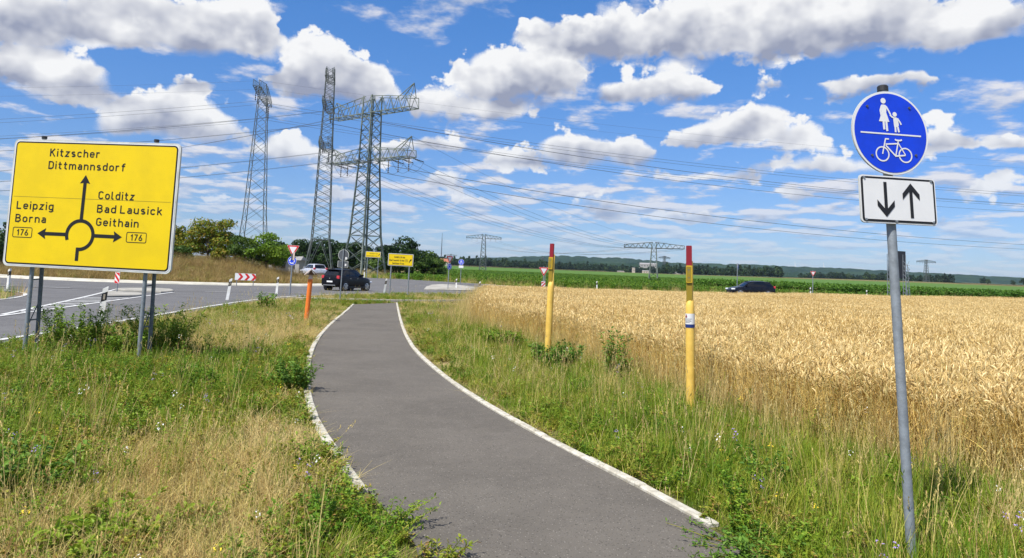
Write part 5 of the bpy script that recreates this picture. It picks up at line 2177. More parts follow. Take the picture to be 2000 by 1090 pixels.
    # lamps, plate, bumpers
    xt, xn = S[0][0] * L, S[-1][0] * L
    for s in (-1, 1):
        q = MB()
        q.box((xt + 0.10, s * hw * 0.80, st['tail'][0]), (0.16, 0.24, st['tail'][1]))
        o = q.build('tail_light', M_TAIL, root)
        bv = o.modifiers.new('soft', 'BEVEL')
        bv.width = 0.04
        bv.segments = 3
        q = MB()
        q.box((xn - 0.16, s * hw * 0.76, st['head']), (0.30, 0.30, 0.13))
        o = q.build('head_light', M_HEAD, root)
        bv = o.modifiers.new('soft', 'BEVEL')
        bv.width = 0.05
        bv.segments = 3
    q = MB()
    q.box((xt - 0.012, 0, st['plate']), (0.02, 0.52, 0.11))
    q.build('number_plate', M_CPLATE, root)
    q = MB()
    q.box((xt + 0.01, 0, 0.40), (0.10, W * 0.62, 0.07))
    q.build('bumper_strip', M_CHROME if st.get('chrome') else M_TRIM, root)
    q = MB()
    q.bar((xt - 0.005, 0, st['plate'] + 0.24), (xt - 0.03, 0, st['plate'] + 0.24), 0.045, 12)
    q.build('badge', M_CHROME, root)
    for s in (-1, 1):
        q = MB()
        q.box((0, s * hw * 0.965, 0.27), (L * 0.52, 0.08, 0.13))
        q.build('sill_trim', M_TRIM, root)
        if st.get('rails'):
            q = MB()
            a, b_ = side(0.12, 1.0), side(0.88, 1.0)
            q.tube([(a.x, s * a.y * 0.92, a.z), (a.x + 0.15, s * a.y * 0.92, a.z + 0.08), (b_.x - 0.15, s * b_.y * 0.92, b_.z + 0.08), (b_.x, s * b_.y * 0.92, b_.z)], 0.022, 6)
            q.build('roof_rail', M_TRIM, root)
    q = MB()
    p = side(0.0, 1.0)
    q.box((p.x - 0.06, 0, p.z + 0.0), (0.26, W * 0.60, 0.035))
    q.build('roof_spoiler', paint, root)
    return root


M_CBLACK = mat('black_paint', (0.003, 0.003, 0.005), 0.3, coat=0.12, spec=0.22)
M_CNAVY = mat('dark_blue_paint', (0.004, 0.005, 0.010), 0.25, coat=0.25, spec=0.3)
M_CSILVER = mat('silver_paint', (0.62, 0.64, 0.70), 0.28, metal=0.25, coat=0.5)
HATCH = dict(body=[(-0.5, 0.34, 0.50, 0.80), (-0.492, 0.30, 0.60, 0.90), (-0.47, 0.26, 0.635, 0.96), (-0.40, 0.24, 0.65, 0.99), (-0.2, 0.23, 0.645, 1.0), (0.05, 0.23, 0.635, 1.0), (0.2, 0.23, 0.625, 1.0), (0.30, 0.23, 0.60, 0.985), (0.40, 0.24, 0.545, 0.95), (0.465, 0.27, 0.48, 0.86), (0.492, 0.32, 0.42, 0.74), (0.5, 0.36, 0.40, 0.62)],
             cabin=(-0.478, -0.375, 0.075, 0.245, 0.615, 0.985), windows=((0.08, 0.40), (0.43, 0.68), (0.70, 0.95)), handles=(0.42, 0.70), axles=(-0.315, 0.315), tail=(0.93, 0.22), head=0.66, plate=0.62)
SUV = dict(HATCH, rails=True, chrome=True, tail=(0.98, 0.24), plate=0.66, wheel=0.335,
           body=[(-0.5, 0.36, 0.50, 0.82), (-0.494, 0.33, 0.60, 0.92), (-0.475, 0.30, 0.64, 0.97), (-0.40, 0.29, 0.655, 1.0), (-0.2, 0.28, 0.65, 1.0), (0.05, 0.28, 0.645, 1.0), (0.2, 0.28, 0.64, 1.0), (0.30, 0.28, 0.62, 0.985), (0.40, 0.29, 0.575, 0.95), (0.465, 0.32, 0.51, 0.86), (0.492, 0.36, 0.44, 0.74), (0.5, 0.40, 0.42, 0.62)],
           cabin=(-0.485, -0.40, 0.085, 0.25, 0.625, 0.985))
Yc = 56.5
car('black_car', 'black hatchback with roof rails driving away on the roundabout', (PXX(679, Yc), Yc, 0.03), R(64), M_CBLACK, 4.08, 1.74, 1.62, SUV)
Yc = 86.0
car('silver_car', 'silver white hatchback half hidden behind the mound and the orange marker', (PXX(612, Yc), Yc, 0.03 + h1(PXX(612, Yc), Yc)), R(126), M_CSILVER, 4.26, 1.80, 1.47, HATCH)
Yc = 69.0
xc = PXX(1466, Yc)
car('dark_car', 'dark blue hatchback with lit headlights passing behind the wheat', (xc, Yc, 0.02 + h1(xc, Yc)), R(186), M_CNAVY, 4.2, 1.76, 1.46, HATCH)

# ------------------------------------------------------------------ grass, weeds, wheat, crops
M_GRASS = plant_mat('grass_green', (0.185, 0.27, 0.016), (0.33, 0.355, 0.04), (0.48, 0.42, 0.11), trans=0.35, patch=0.55)
M_GRASS2 = plant_mat('grass_fresh', (0.125, 0.25, 0.014), (0.235, 0.325, 0.026), None, trans=0.35, patch=0.8)
M_STRAW = plant_mat('grass_dry', (0.70, 0.55, 0.24), (0.58, 0.46, 0.16), (0.40, 0.26, 0.10), trans=0.3, patch=0.6)
M_WEED = plant_mat('weed_leaf', (0.115, 0.235, 0.014), (0.21, 0.305, 0.024), None, trans=0.3, patch=0.9, island=True)
M_WEED_D = plant_mat('dark_leaf', (0.085, 0.19, 0.020), (0.14, 0.25, 0.03), None, trans=0.25, patch=0.9, island=True)
M_HERB = plant_mat('herb_leaf', (0.20, 0.265, 0.018), (0.33, 0.315, 0.04), (0.28, 0.15, 0.05), trans=0.3, patch=0.9, island=True)
M_FLOWER = mat('flower_white', (0.75, 0.75, 0.70), 0.8)
M_FLOWER2 = mat('flower_violet', (0.35, 0.25, 0.55), 0.8)
M_FLOWER3 = mat('flower_yellow', (0.75, 0.55, 0.03), 0.8)
M_WHEAT = plant_mat('wheat_ear', (0.79, 0.605, 0.27), (0.69, 0.495, 0.19), (0.85, 0.70, 0.37), trans=0.25, patch=0.16, island=True, rough=0.5, lo=0.38, hi=0.62)
M_WSTALK = plant_mat('wheat_stalk', (0.84, 0.63, 0.23), (0.76, 0.53, 0.16), (0.62, 0.50, 0.13), trans=0.25, patch=0.25, island=True, rough=0.5)
M_CROP = plant_mat('crop_leaf', (0.070, 0.165, 0.010), (0.115, 0.215, 0.013), (0.17, 0.25, 0.02), trans=0.3, patch=0.08, island=True)
M_CROP_D = plant_mat('tall_crop_leaf', (0.075, 0.175, 0.018), (0.11, 0.22, 0.025), None, trans=0.3, patch=0.08, island=True)


def blade(mb, base, h, lean, az, w, seg=3, mi=0, droop=0.5):
    """one tapering bent blade"""
    bx, by, bz = base
    dx, dy = math.cos(az), math.sin(az)
    px, py = -dy, dx
    vs = []
    for k in range(seg + 1):
        f = k / seg
        out = lean * (f ** (1 + droop)) * h
        z = h * (f - 0.22 * lean * f * f)
        ww = w * (1 - f) ** 0.7 * 0.5 + 0.0004
        c = (bx + dx * out, by + dy * out, bz + z)
        vs.append((c[0] - px * ww, c[1] - py * ww, c[2]))
        vs.append((c[0] + px * ww, c[1] + py * ww, c[2]))
    mb.add(vs, [(2 * k, 2 * k + 1, 2 * k + 3, 2 * k + 2) for k in range(seg)], mi)
    return c


def leaf(mb, p, d, ln, w, nrm, mi=0, fold=0.25):
    """a pointed leaf of four faces"""
    p, d = Vector(p), Vector(d).normalized()
    s = d.cross(Vector(nrm)).normalized()
    u = s.cross(d).normalized()
    a, b, t_ = p + d * ln * 0.35, p + d * ln * 0.7 - u * ln * 0.05, p + d * ln - u * ln * 0.18
    vs = [p, a + s * w / 2 + u * w * fold, a - s * w / 2 + u * w * fold, b + s * w * 0.36 + u * w * fold * 0.6, b - s * w * 0.36 + u * w * fold * 0.6, t_, a, b]
    mb.add(vs, [(0, 6, 1), (0, 2, 6), (6, 7, 3, 1), (6, 2, 4, 7), (7, 5, 3), (7, 4, 5)], mi)


def rv(r):
    return Vector((r.gauss(0, 1), r.gauss(0, 1), r.gauss(0, 1))).normalized()


def p_grass(seed, n, rad, h0, h1_, w, m, lean=0.5, seed_heads=0, mh=None, seg=3):
    r = random.Random(seed)
    mb = MB()
    for i in range(n):
        a, q = r.uniform(0, 6.283), rad * math.sqrt(r.random())
        h = r.uniform(h0, h1_)
        blade(mb, (q * math.cos(a), q * math.sin(a), -0.02), h, r.uniform(0.05, lean), r.uniform(0, 6.283), w * r.uniform(0.6, 1.2), seg)
    for i in range(seed_heads):
        a, q = r.uniform(0, 6.283), rad * math.sqrt(r.random())
        h = r.uniform(h1_ * 0.95, h1_ * 1.5)
        az = r.uniform(0, 6.283)
        ln = r.uniform(0.05, 0.35)
        b = (q * math.cos(a), q * math.sin(a), -0.02)
        tip_ = blade(mb, b, h, ln, az, 0.0035, 3, 1)
        for k in range(5):
            f = k / 5
            c = Vector(tip_) - Vector((math.cos(az) * ln, math.sin(az) * ln, 1.0)).normalized() * (f * 0.09)
            d = rv(r) * 0.5 + Vector((0, 0, 1))
            leaf(mb, c, d, 0.03, 0.008, rv(r), 1)
    o = mb.build('plant_source', [m, mh or m])
    return o


def p_herb(seed, nst, rad, h0, h1_, lsize, m, stem_m=None, nleaf=14, spread=0.5, flowers=0, mf=None):
    """branching weed: leaning stems with small leaves all along"""
    r = random.Random(seed)
    mb = MB()
    for i in range(nst):
        a, q = r.uniform(0, 6.283), rad * math.sqrt(r.random()) * 0.5
        h = r.uniform(h0, h1_)
        az = r.uniform(0, 6.283)
        ln = r.uniform(0.1, spread)
        b = Vector((q * math.cos(a), q * math.sin(a), -0.02))
        dirv = Vector((math.cos(az) * ln, math.sin(az) * ln, 1.0))
        blade(mb, b, h, ln, az, 0.006, 3, 0)
        for k in range(nleaf):
            f = r.uniform(0.12, 1.0)
            out = ln * (f ** 1.5) * h
            c = b + Vector((math.cos(az) * out, math.sin(az) * out, h * (f - 0.22 * ln * f * f)))
            d = rv(r)
            d.z = abs(d.z) * 0.6 + 0.1
            leaf(mb, c, d, lsize * r.uniform(0.6, 1.25) * (1.15 - 0.4 * f), lsize * 0.42, Vector((0, 0, 1)) + rv(r) * 0.5, 0)
        if flowers and r.random() < 0.6:
            for k in range(flowers):
                d = rv(r) * 0.025
                tp = b + Vector((math.cos(az) * ln * h, math.sin(az) * ln * h, h * (1 - 0.22 * ln) + 0.01)) + d
                leaf(mb, tp, rv(r), 0.018, 0.014, (0, 0, 1), 1)
    return mb.build('plant_source', [m, mf or m])


def p_wheat(seed, n, rad, h0, h1_, full=True):
    r = random.Random(seed)
    mb = MB()
    for i in range(n):
        a, q = r.uniform(0, 6.283), rad * math.sqrt(r.random())
        x, y = q * math.cos(a), q * math.sin(a)
        h = r.uniform(h0, h1_)
        az = r.gauss(0.6, 1.1)
        ln = abs(r.gauss(0.10, 0.08))
        d = Vector((math.cos(az), math.sin(az), 0))
        z0 = 0.0 if full else h * 0.45
        top = Vector((x, y, 0)) + d * (ln * h) + Vector((0, 0, h))
        bot = Vector((x, y, 0)) + d * (ln * h * (z0 / h) ** 1.5) + Vector((0, 0, z0))
        mid = bot.lerp(top, 0.55) - d * (ln * h * 0.12)
        mb.tube([bot, mid, top], [0.0022, 0.002, 0.0016], 3, 0, cap=False)
        # bent ear
        el_ = r.uniform(0.060, 0.085)
        th = r.choice((0.35, 0.7, 1.1, 1.5, 1.9)) + r.uniform(-0.2, 0.2)
        pts = []
        p = top.copy()
        for k in range(4):
            ang = th * (0.35 + 0.65 * k / 3)
            pts.append(p.copy())
            p = p + (d * math.sin(ang) + Vector((0, 0, 1)) * math.cos(ang)) * (el_ / 3)
        mb.tube(pts, [0.0025, 0.0074, 0.0070, 0.0020], 5, 1)
        # awns
        if full:
            for k in range(3):
                q0 = pts[1 + k % 3]
                dd = (pts[-1] - pts[-2]).normalized() + rv(r) * 0.5
                s = rv(r) * 0.0012
                mb.add([q0 - s, q0 + s, q0 + dd * 0.06], [(0, 1, 2)], 1)
            if r.random() < 0.7:
                blade(mb, tuple(Vector((x, y, 0)) + Vector((0, 0, h * r.uniform(0.25, 0.7)))), r.uniform(0.12, 0.25), r.uniform(0.6, 1.6), r.uniform(0, 6.283), 0.009, 3, 0, 0.2)
    return mb.build('plant_source', [M_WSTALK, M_WHEAT])


def p_crop(seed, rad, h, n, lsize, m):
    r = random.Random(seed)
    mb = MB()
    for i in range(n):
        a, q = r.uniform(0, 6.283), rad * math.sqrt(r.random())
        c = Vector((q * math.cos(a), q * math.sin(a), h * (1 - 0.6 * (q / rad) ** 2) * r.uniform(0.55, 1.05)))
        d = rv(r)
        d.z = abs(d.z) * 0.5
        leaf(mb, c, d, lsize * r.uniform(0.7, 1.3), lsize * 0.55, Vector((0, 0, 1)) + rv(r) * 0.55, 0)
    return mb.build('plant_source', [m])


def rand_in(poly_bbox, n):
    x0, x1, y0, y1 = poly_bbox
    return RNG.uniform(x0, x1, n), RNG.uniform(y0, y1, n)


def vnoise(x, y, s, seed=0):
    """cheap smooth noise for patchiness"""
    v = 0
    r = np.random.default_rng(seed)
    for k in range(5):
        a, ph, f = r.uniform(0, 6.283), r.uniform(0, 6.283), s * r.uniform(0.6, 1.9)
        v = v + np.sin((x * math.cos(a) + y * math.sin(a)) * f + ph + 1.3 * np.sin((x * math.sin(a) - y * math.cos(a)) * f * 0.7 + ph * 2))
    return v / 5


PATH_POLY = PATH_L + PATH_R[::-1]
CROSS_POLY = offset_line(CROSS, 1.2) + offset_line(CROSS, -1.2)[::-1]


def in_view(x, y, m=1.12):
    return (np.abs(x) < (0.70 * y + 0.6) * m) & (y > 2.5)


def mask_verge(x, y):
    ok = ~inside(PATH_POLY, x, y)
    ok &= dist_line(PATH_L, x, y) > 0.10
    ok &= dist_line(PATH_R, x, y) > 0.15
    ok &= ~inside(CROSS_POLY, x, y)
    # south east of the road edge, outside the wheat
    edge_poly = [(200, 20), (200, -10)] + [(p[0] + 0.30, p[1] - 0.1) for p in RIGHT_EDGE] + [(200, 70)]
    ok &= inside(edge_poly, x, y)
    ok &= ~inside(WHEAT_POLY, x, y)
    return ok & in_view(x, y)


def scatter_layer(name, label, cat, coll_name, protos, x, y, smin, smax, zoff=0.0, tilt=0.12, hfun=None, hscale=None, weights=None, wind=0.0):
    coll = proto_coll(coll_name, protos)
    n = len(x)
    z = (H(x, y) if hfun is None else hfun(x, y)) + zoff
    rot = np.stack([RNG.normal(0, tilt, n), RNG.normal(0, tilt, n), RNG.uniform(0, 6.283, n)], 1)
    if wind:
        # patches that lean together
        wx_, wy_ = vnoise(x, y, 0.45, 51), vnoise(x, y, 0.45, 52)
        yaw = rot[:, 2]
        rot[:, 0] += wind * wx_
        rot[:, 1] += wind * wy_
    s = RNG.uniform(smin, smax, n)
    sz = s * (1.0 if hscale is None else hscale)
    idx = RNG.integers(0, len(protos), n) if weights is None else RNG.choice(len(protos), n, p=np.array(weights) / sum(weights))
    o = scatter(name, np.stack([x, y, z], 1), rot, np.stack([s, s, sz], 1), idx, coll)
    tag(o, label, cat, None, 'stuff')
    return o


# --- verge on both sides: density falls with distance
def verge_points(dens_near, falloff, seed_off=0):
    xs, ys = [], []
    for (y0, y1, k) in ((2.5, 8, 1.0), (8, 14, 0.62), (14, 24, 0.36), (24, 40, 0.17), (40, 64, 0.08)):
        x0, x1 = -0.8 * y1 - 1, 0.8 * y1 + 1
        n = int((x1 - x0) * (y1 - y0) * dens_near * k)
        x, y = RNG.uniform(x0, x1, n), RNG.uniform(y0, y1, n)
        m = mask_verge(x, y)
        xs.append(x[m])
        ys.append(y[m])
    return np.concatenate(xs), np.concatenate(ys)


grass_green = [p_grass(100 + i, 26, 0.11, 0.10, 0.30, 0.0065, M_GRASS, 0.7) for i in range(4)] + [p_grass(110 + i, 24, 0.10, 0.12, 0.34, 0.006, M_GRASS2, 0.6) for i in range(3)]
grass_dry = [p_grass(120 + i, 20, 0.12, 0.10, 0.34, 0.0045, M_STRAW, 1.5, 1, M_STRAW) for i in range(4)]
grass_tall = [p_grass(130 + i, 14, 0.10, 0.25, 0.50, 0.0055, M_GRASS, 0.45, 4, M_STRAW) for i in range(3)] + [p_grass(134 + i, 14, 0.10, 0.25, 0.48, 0.0055, M_GRASS2, 0.45, 2, M_GRASS) for i in range(2)] + [p_grass(140 + i, 8, 0.10, 0.30, 0.55, 0.0045, M_STRAW, 0.4, 6, M_STRAW) for i in range(1)]
herbs = [p_herb(150 + i, 8, 0.14, 0.08, 0.22, 0.040, M_HERB, nleaf=18, spread=1.0) for i in range(4)] + [p_herb(160 + i, 5, 0.10, 0.10, 0.28, 0.042, M_WEED, nleaf=14, spread=0.7) for i in range(3)]
weeds = [p_herb(170 + i, 6, 0.14, 0.28, 0.55, 0.045, M_WEED, nleaf=26, spread=0.45) for i in range(4)]
flowers = [p_herb(180 + i, 3, 0.06, 0.30, 0.55, 0.025, M_HERB, nleaf=7, spread=0.4, flowers=7, mf=[M_FLOWER, M_FLOWER2, M_FLOWER, M_FLOWER3][i]) for i in range(4)]

# short mixed sward: fresh, dry and leafy patches follow the place
x, y = verge_points(125, 0)
def dryness(x, y):
    """how much of the growth is dry straw at a place"""
    pn = vnoise(x, y, 0.55, 3) + 0.5 * vnoise(x, y, 1.7, 4)
    left = x < -0.05 * y
    d = np.where(left, 0.34 + 1.25 * pn, 0.12 + 0.55 * pn)
    for (px_, py_, rad_, amt_) in ((500, 860, 1.0, 0.9), (340, 930, 0.8, 0.8), (540, 760, 1.0, 0.8), (60, 1070, 0.5, 0.8), (470, 1000, 0.7, 0.8), (330, 620, 3.0, 0.5), (470, 640, 4.0, 0.6), (600, 660, 2.0, 0.4), (250, 880, 0.6, 0.5),
                                   (80, 740, 2.2, -0.8), (220, 780, 1.8, -0.6), (60, 900, 0.8, -0.7), (180, 1040, 0.5, -0.8), (640, 900, 0.4, -0.6), (700, 1010, 0.4, -0.7), (1250, 830, 1.5, -0.4), (1400, 900, 1.2, -0.4), (950, 720, 2.5, -0.2)):
        gx_, gy_ = G(px_, py_)
        d = d + amt_ * np.exp(-((x - gx_) ** 2 + ((y - gy_) * 0.7) ** 2) / (rad_ ** 2))
    d = d - np.where(left & (y > 7.5) & (y < 15) & (x < -2.7 - 0.12 * (y - 7)), 0.45, 0.0)
    d = d + np.where((~left) & (dist_line(WHEAT_NEAR, x, y) < 0.5), 0.15, 0)
    return d + 0.55 * np.exp(-(dist_line(PATH_R, x, y) / 0.22) ** 2)


left = x < -0.05 * y
dry_amt = dryness(x, y)
r_ = RNG.uniform(0, 1, len(x))
dry = r_ < np.clip(dry_amt, 0.04, 0.9)
edge_d = np.minimum(dist_line(PATH_L, x, y), dist_line(PATH_R, x, y))
hs = np.clip(0.30 + edge_d * 0.9, 0.3, 1.0)
road_d = dist_line(RIGHT_EDGE, x, y)
hs = hs * np.clip(0.5 + road_d * 0.35, 0.5, 1.0)
# lower growth on the left of the path than by the wheat
hs = hs * np.where(left, 0.72, 1.0)
g = ~dry
scatter_layer('verge_grass', 'mixed green grass on both verges', 'grass', 'grass_green', grass_green, x[g], y[g], 0.7, 1.2, hscale=hs[g])
scatter_layer('dry_grass', 'dry straw coloured grass on both verges', 'grass', 'grass_dry', grass_dry, x[dry], y[dry], 0.7, 1.2, hscale=hs[dry] * 0.95)
x, y = verge_points(85, 0)
left = x < -0.05 * y
pn = vnoise(x, y, 0.8, 9)
k = (RNG.uniform(0, 1, len(x)) < np.where(left, 0.9, 0.55) * (0.5 + 0.5 * (pn > -0.1)) * (1 - 0.85 * np.clip(dryness(x, y), 0, 1)))
edge_d = np.minimum(dist_line(PATH_L, x, y), dist_line(PATH_R, x, y))
scatter_layer('ground_herbs', 'low leafy herbs and clover in the verges', 'ground cover', 'herbs', herbs, x[k], y[k], 0.7, 1.25, hscale=np.clip(0.6 + edge_d[k] * 0.6, 0.5, 1.0))
x, y = verge_points(20, 0)
left = x < -0.05 * y
edge_d = np.minimum(dist_line(PATH_L, x, y), dist_line(PATH_R, x, y))
k = (edge_d > 0.35) & (RNG.uniform(0, 1, len(x)) < np.where(left, 0.25, 0.6)) & (dist_line(RIGHT_EDGE, x, y) > 0.8)
scatter_layer('tall_grass', 'tall seeding grass stalks in the verges', 'grass', 'grass_tall', grass_tall, x[k], y[k], 0.75, 1.2, hscale=np.clip(0.5 + edge_d[k] * 0.4, 0.5, 1.0))
# tall green weeds: dense round the big sign, scattered elsewhere
x, y = verge_points(22, 0)
dsign = np.hypot(x + 6.6, (y - 11.6) * 0.75)
pn = vnoise(x, y, 1.1, 21)
pw = np.clip(0.95 - dsign / 5.0, 0, 0.75) * (0.6 + 0.7 * pn) + np.where((x > 0) & (y < 9), 0.05, 0.02) + 0.35 * np.clip(0.4 - np.hypot(x + 3.4, y - 5.4) / 2, 0, 1)
k = RNG.uniform(0, 1, len(x)) < pw
scatter_layer('verge_weeds', 'leafy green weeds in loose patches in the verges', 'weeds', 'weeds', weeds, x[k], y[k], 0.65, 1.1, hscale=0.85 + 0.0 * dsign[k])
x, y = verge_points(2.2, 0)
edge_d = np.minimum(dist_line(PATH_L, x, y), dist_line(PATH_R, x, y))
k = (edge_d > 0.25)
scatter_layer('wild_flowers', 'small white, violet and yellow wild flowers in the verges', 'flowers', 'flowers', flowers, x[k], y[k], 0.6, 1.0)

# --- dry grass on the mound and the banks round the roundabout
def mound_z(x, y):
    return mound_h(x, y) + H(x, y)


n = 9000
a, q = RNG.uniform(0, 6.283, n), (R_IN - 0.3) * np.sqrt(RNG.uniform(0, 1, n))
x, y = RC.x + q * np.cos(a), RC.y + q * np.sin(a)
k = y < RC.y + 5
M_MSTRAW = plant_mat('mound_straw', (0.46, 0.33, 0.13), (0.30, 0.205, 0.075), (0.26, 0.24, 0.06), trans=0.25, patch=0.9, lo=0.36, hi=0.64)
mound_pr = [p_grass(200 + i, 26, 0.26, 0.22, 0.62, 0.024, M_MSTRAW, 1.1, 8, M_MSTRAW, seg=2) for i in range(4)] + [p_grass(206, 24, 0.24, 0.15, 0.45, 0.014, M_GRASS, 0.8, seg=2)]
scatter_layer('mound_grass', 'dry tan grass covering the roundabout mound', 'grass', 'mound_pr', mound_pr, x[k], y[k], 0.45, 1.2, hfun=mound_z, weights=[1, 1, 1, 1, 0.45])
# beyond the carriageway
xs, ys = [], []
for (bx, n, cond) in (((-30, 10, 84, 128), 9000, None), ((-8, 120, 66, 92), 9000, None), ((-75, -18, 4, 46), 3500, None)):
    x, y = rand_in(bx, n)
    r = np.hypot(x - RC.x, y - RC.y)
    ok = (r > R_OUT + 0.3) & in_view(x, y)
    if bx[0] == -30:
        ok &= (y > np.interp(x, [p[0] for p in NORTH_EDGE], [p[1] for p in NORTH_EDGE]) + 0.6)
        ok &= ~inside([(-39, 88), (-24, 88), (-28, 130), (-42, 130)], x, y)
        ok &= ~inside(CROP_NEAR + [(420, 900), (-60, 640)], x, y)
    elif bx[0] == -8:
        e0 = np.interp(x, [p[0] for p in RIGHT_EDGE[60:]], [p[1] for p in RIGHT_EDGE[60:]])
        n0 = np.interp(x, [p[0] for p in NORTH_EDGE], [p[1] for p in NORTH_EDGE])
        c0 = np.interp(x, [p[0] for p in CROP_NEAR], [p[1] for p in CROP_NEAR])
        ok &= ((y > n0 + 0.6) & (y < c0 + 0.4)) 
    else:
        ok &= ~inside([(p[0], p[1]) for p in LEFT_EDGE] + [(-85, 70), (0, 70), (0, -4)], x, y)
    xs.append(x[ok])
    ys.append(y[ok])
x, y = np.concatenate(xs), np.concatenate(ys)
bank_pr = [p_grass(220 + i, 22, 0.30, 0.25, 0.75, 0.016, M_STRAW, 0.6, 6, M_STRAW, seg=2) for i in range(2)] + [p_grass(224 + i, 26, 0.30, 0.2, 0.65, 0.018, M_GRASS2, 0.6, seg=2) for i in range(3)]
scatter_layer('bank_grass', 'rough grass on the far banks of the roads', 'grass', 'bank_pr', bank_pr, x, y, 0.6, 1.2)

# --- wheat
wheat_full = [p_wheat(300 + i, 34, 0.18, 0.68, 0.92) for i in range(6)]
wheat_far = [p_wheat(320 + i, 60, 0.34, 0.72, 0.92, False) for i in range(4)]
xs, ys = [], []
for (y0, y1, d_) in ((3, 13, 17), (13, 24, 11)):
    n = int(40 * (y1 - y0) * d_)
    x, y = RNG.uniform(-2, 38, n), RNG.uniform(y0, y1, n)
    ok = inside(WHEAT_POLY, x, y) & in_view(x, y, 1.08)
    xs.append(x[ok])
    ys.append(y[ok])
# thicker along the near edge
L = resample(WHEAT_NEAR, 0.07, 1)
for off in (0.05, 0.18, 0.32, 0.48):
    E = np.array(offset_line(L, off))
    E = E + RNG.normal(0, 0.06, E.shape)
    kk = RNG.uniform(0, 1, len(E)) < 0.55
    xs.append(E[kk, 0])
    ys.append(E[kk, 1])
x, y = np.concatenate(xs), np.concatenate(ys)
edge = np.clip(dist_line(WHEAT_NEAR, x, y) / 0.9, 0, 1)
scatter_layer('wheat', 'ripe golden wheat standing in the near part of the field', 'wheat', 'wheat_full', wheat_full, x, y, 0.92, 1.08, tilt=0.08, wind=0.22, hscale=0.86 + 0.14 * edge + 0.07 * vnoise(x, y, 0.7, 31))
n = 44 * 95 * 7
x, y = RNG.uniform(-2, 93, n), RNG.uniform(23.5, 67, n)
ok = inside(WHEAT_POLY, x, y) & in_view(x, y, 1.08)
x, y = x[ok], y[ok]
scatter_layer('wheat', 'ripe golden wheat in the far part of the field', 'wheat', 'wheat_far', wheat_far, x, y, 0.95, 1.1, tilt=0.05, wind=0.15, hscale=0.98 + 0.07 * vnoise(x, y, 0.35, 33))

# --- dry fringe where the verge meets the wheat
L = resample(WHEAT_NEAR, 0.05, 1)
E = np.concatenate([np.array(offset_line(L, o_)) for o_ in (-0.32, -0.18, -0.05, 0.05)])
E = E + RNG.normal(0, 0.12, E.shape)
cx_, cy_ = RNG.normal(-1.5, 0.45, 900), RNG.uniform(22.5, 47, 900)
E = np.concatenate([E, np.stack([cx_, cy_], 1)[(cx_ > -2.4) & (cx_ < -0.6)]])
kk = (RNG.uniform(0, 1, len(E)) < 0.40) & in_view(E[:, 0], E[:, 1])
fringe = [p_grass(600 + i, 15, 0.12, 0.35, 0.75, 0.005, M_STRAW, 0.5, 6, M_STRAW) for i in range(3)] + [p_grass(605 + i, 16, 0.12, 0.25, 0.55, 0.006, M_GRASS, 0.5, 2, M_STRAW) for i in range(2)]
scatter_layer('wheat_fringe', 'tall dry grass fringe along the near edge of the wheat', 'grass', 'fringe', fringe, E[kk, 0], E[kk, 1], 0.7, 1.15)

# --- green crop
crop_near = [p_crop(400 + i, 0.55, 0.62, 70, 0.20, M_CROP) for i in range(4)]
crop_far = [p_crop(410 + i, 1.3, 0.7, 80, 0.42, M_CROP) for i in range(3)]
crop_tall = [p_crop(420 + i, 0.6, 1.35, 90, 0.26, M_CROP_D) for i in range(3)]
CP = CROP_NEAR + [(420, 900), (-60, 640)]
x, y = rand_in((-20, 130, 80, 135), 20000)
ok = inside(CP, x, y) & in_view(x, y, 1.05) & (np.hypot(x + 12.5, (y - 136) * 0.6) > 8)
scatter_layer('crop_plants', 'leafy green crop plants in the nearer rows of the green field', 'crop', 'crop_near', crop_near, x[ok], y[ok], 0.7, 1.15, tilt=0.05)
x, y = rand_in((-40, 300, 130, 420), 42000)
ok = inside(CP, x, y) & in_view(x, y, 1.05) & (np.hypot(x + 12.5, (y - 136) * 0.6) > 8)
scatter_layer('crop_plants', 'leafy green crop plants in the farther rows of the green field', 'crop', 'crop_far', crop_far, x[ok], y[ok], 0.7, 1.15, tilt=0.05)
x, y = rand_in((26, 125, 84, 112), 9000)
ok = inside(CP, x, y) & in_view(x, y, 1.05) & (y > np.interp(x, [26, 45, 125], [100, 86, 92])) & (x > 27)
scatter_layer('tall_crop', 'taller dark green crop behind the side road at right', 'crop', 'crop_tall', crop_tall, x[ok], y[ok], 0.8, 1.2, tilt=0.05)


# --- single bushes and weeds that can be picked out
def bush(name, label, x, y, h, r, m, lsize, nst, nleaf, seed, spread=0.55, flowers=0, group=None):
    rr = random.Random(seed)
    root = empty(name, (x, y, h1(x, y)))
    tag(root, label, 'plant', group)
    st, fo = MB(), MB()
    for i in range(nst):
        az = rr.uniform(0, 6.283)
        q = r * 0.55 * math.sqrt(rr.random())
        b = Vector((q * math.cos(az), q * math.sin(az), -0.03))
        az += rr.uniform(-0.6, 0.6)
        ln = rr.uniform(0.05, spread) * r / max(h, 0.1) * 1.2
        hh = h * rr.uniform(0.42, 1.15) * (1 - 0.25 * q / r)
        pts = []
        for k in range(5):
            f = k / 4
            pts.append(b + Vector((math.cos(az) * ln * f ** 1.4 * hh, math.sin(az) * ln * f ** 1.4 * hh, hh * (f - 0.12 * ln * f * f))))
        st.tube(pts, [0.005, 0.0045, 0.004, 0.003, 0.0015], 3, cap=False)
        for k in range(nleaf):
            f = rr.random() ** 0.8
            j = min(int(f * 4), 3)
            c = pts[j].lerp(pts[j + 1], f * 4 - j)
            d = rv(rr)
            d.z = d.z * 0.5 + 0.25
            fo_l = lsize * rr.uniform(0.6, 1.3)
            leaf(fo, c + d * 0.01, d, fo_l, fo_l * 0.42, Vector((0, 0, 1)) + rv(rr) * 0.6, 0)
    st.build('stems', M_WSTALK if m is None else M_HERB, root)
    fo.build('foliage', m, root)
    return root


def gb(px, py, *a, **k):
    x, y = G(px, py)
    return x, y


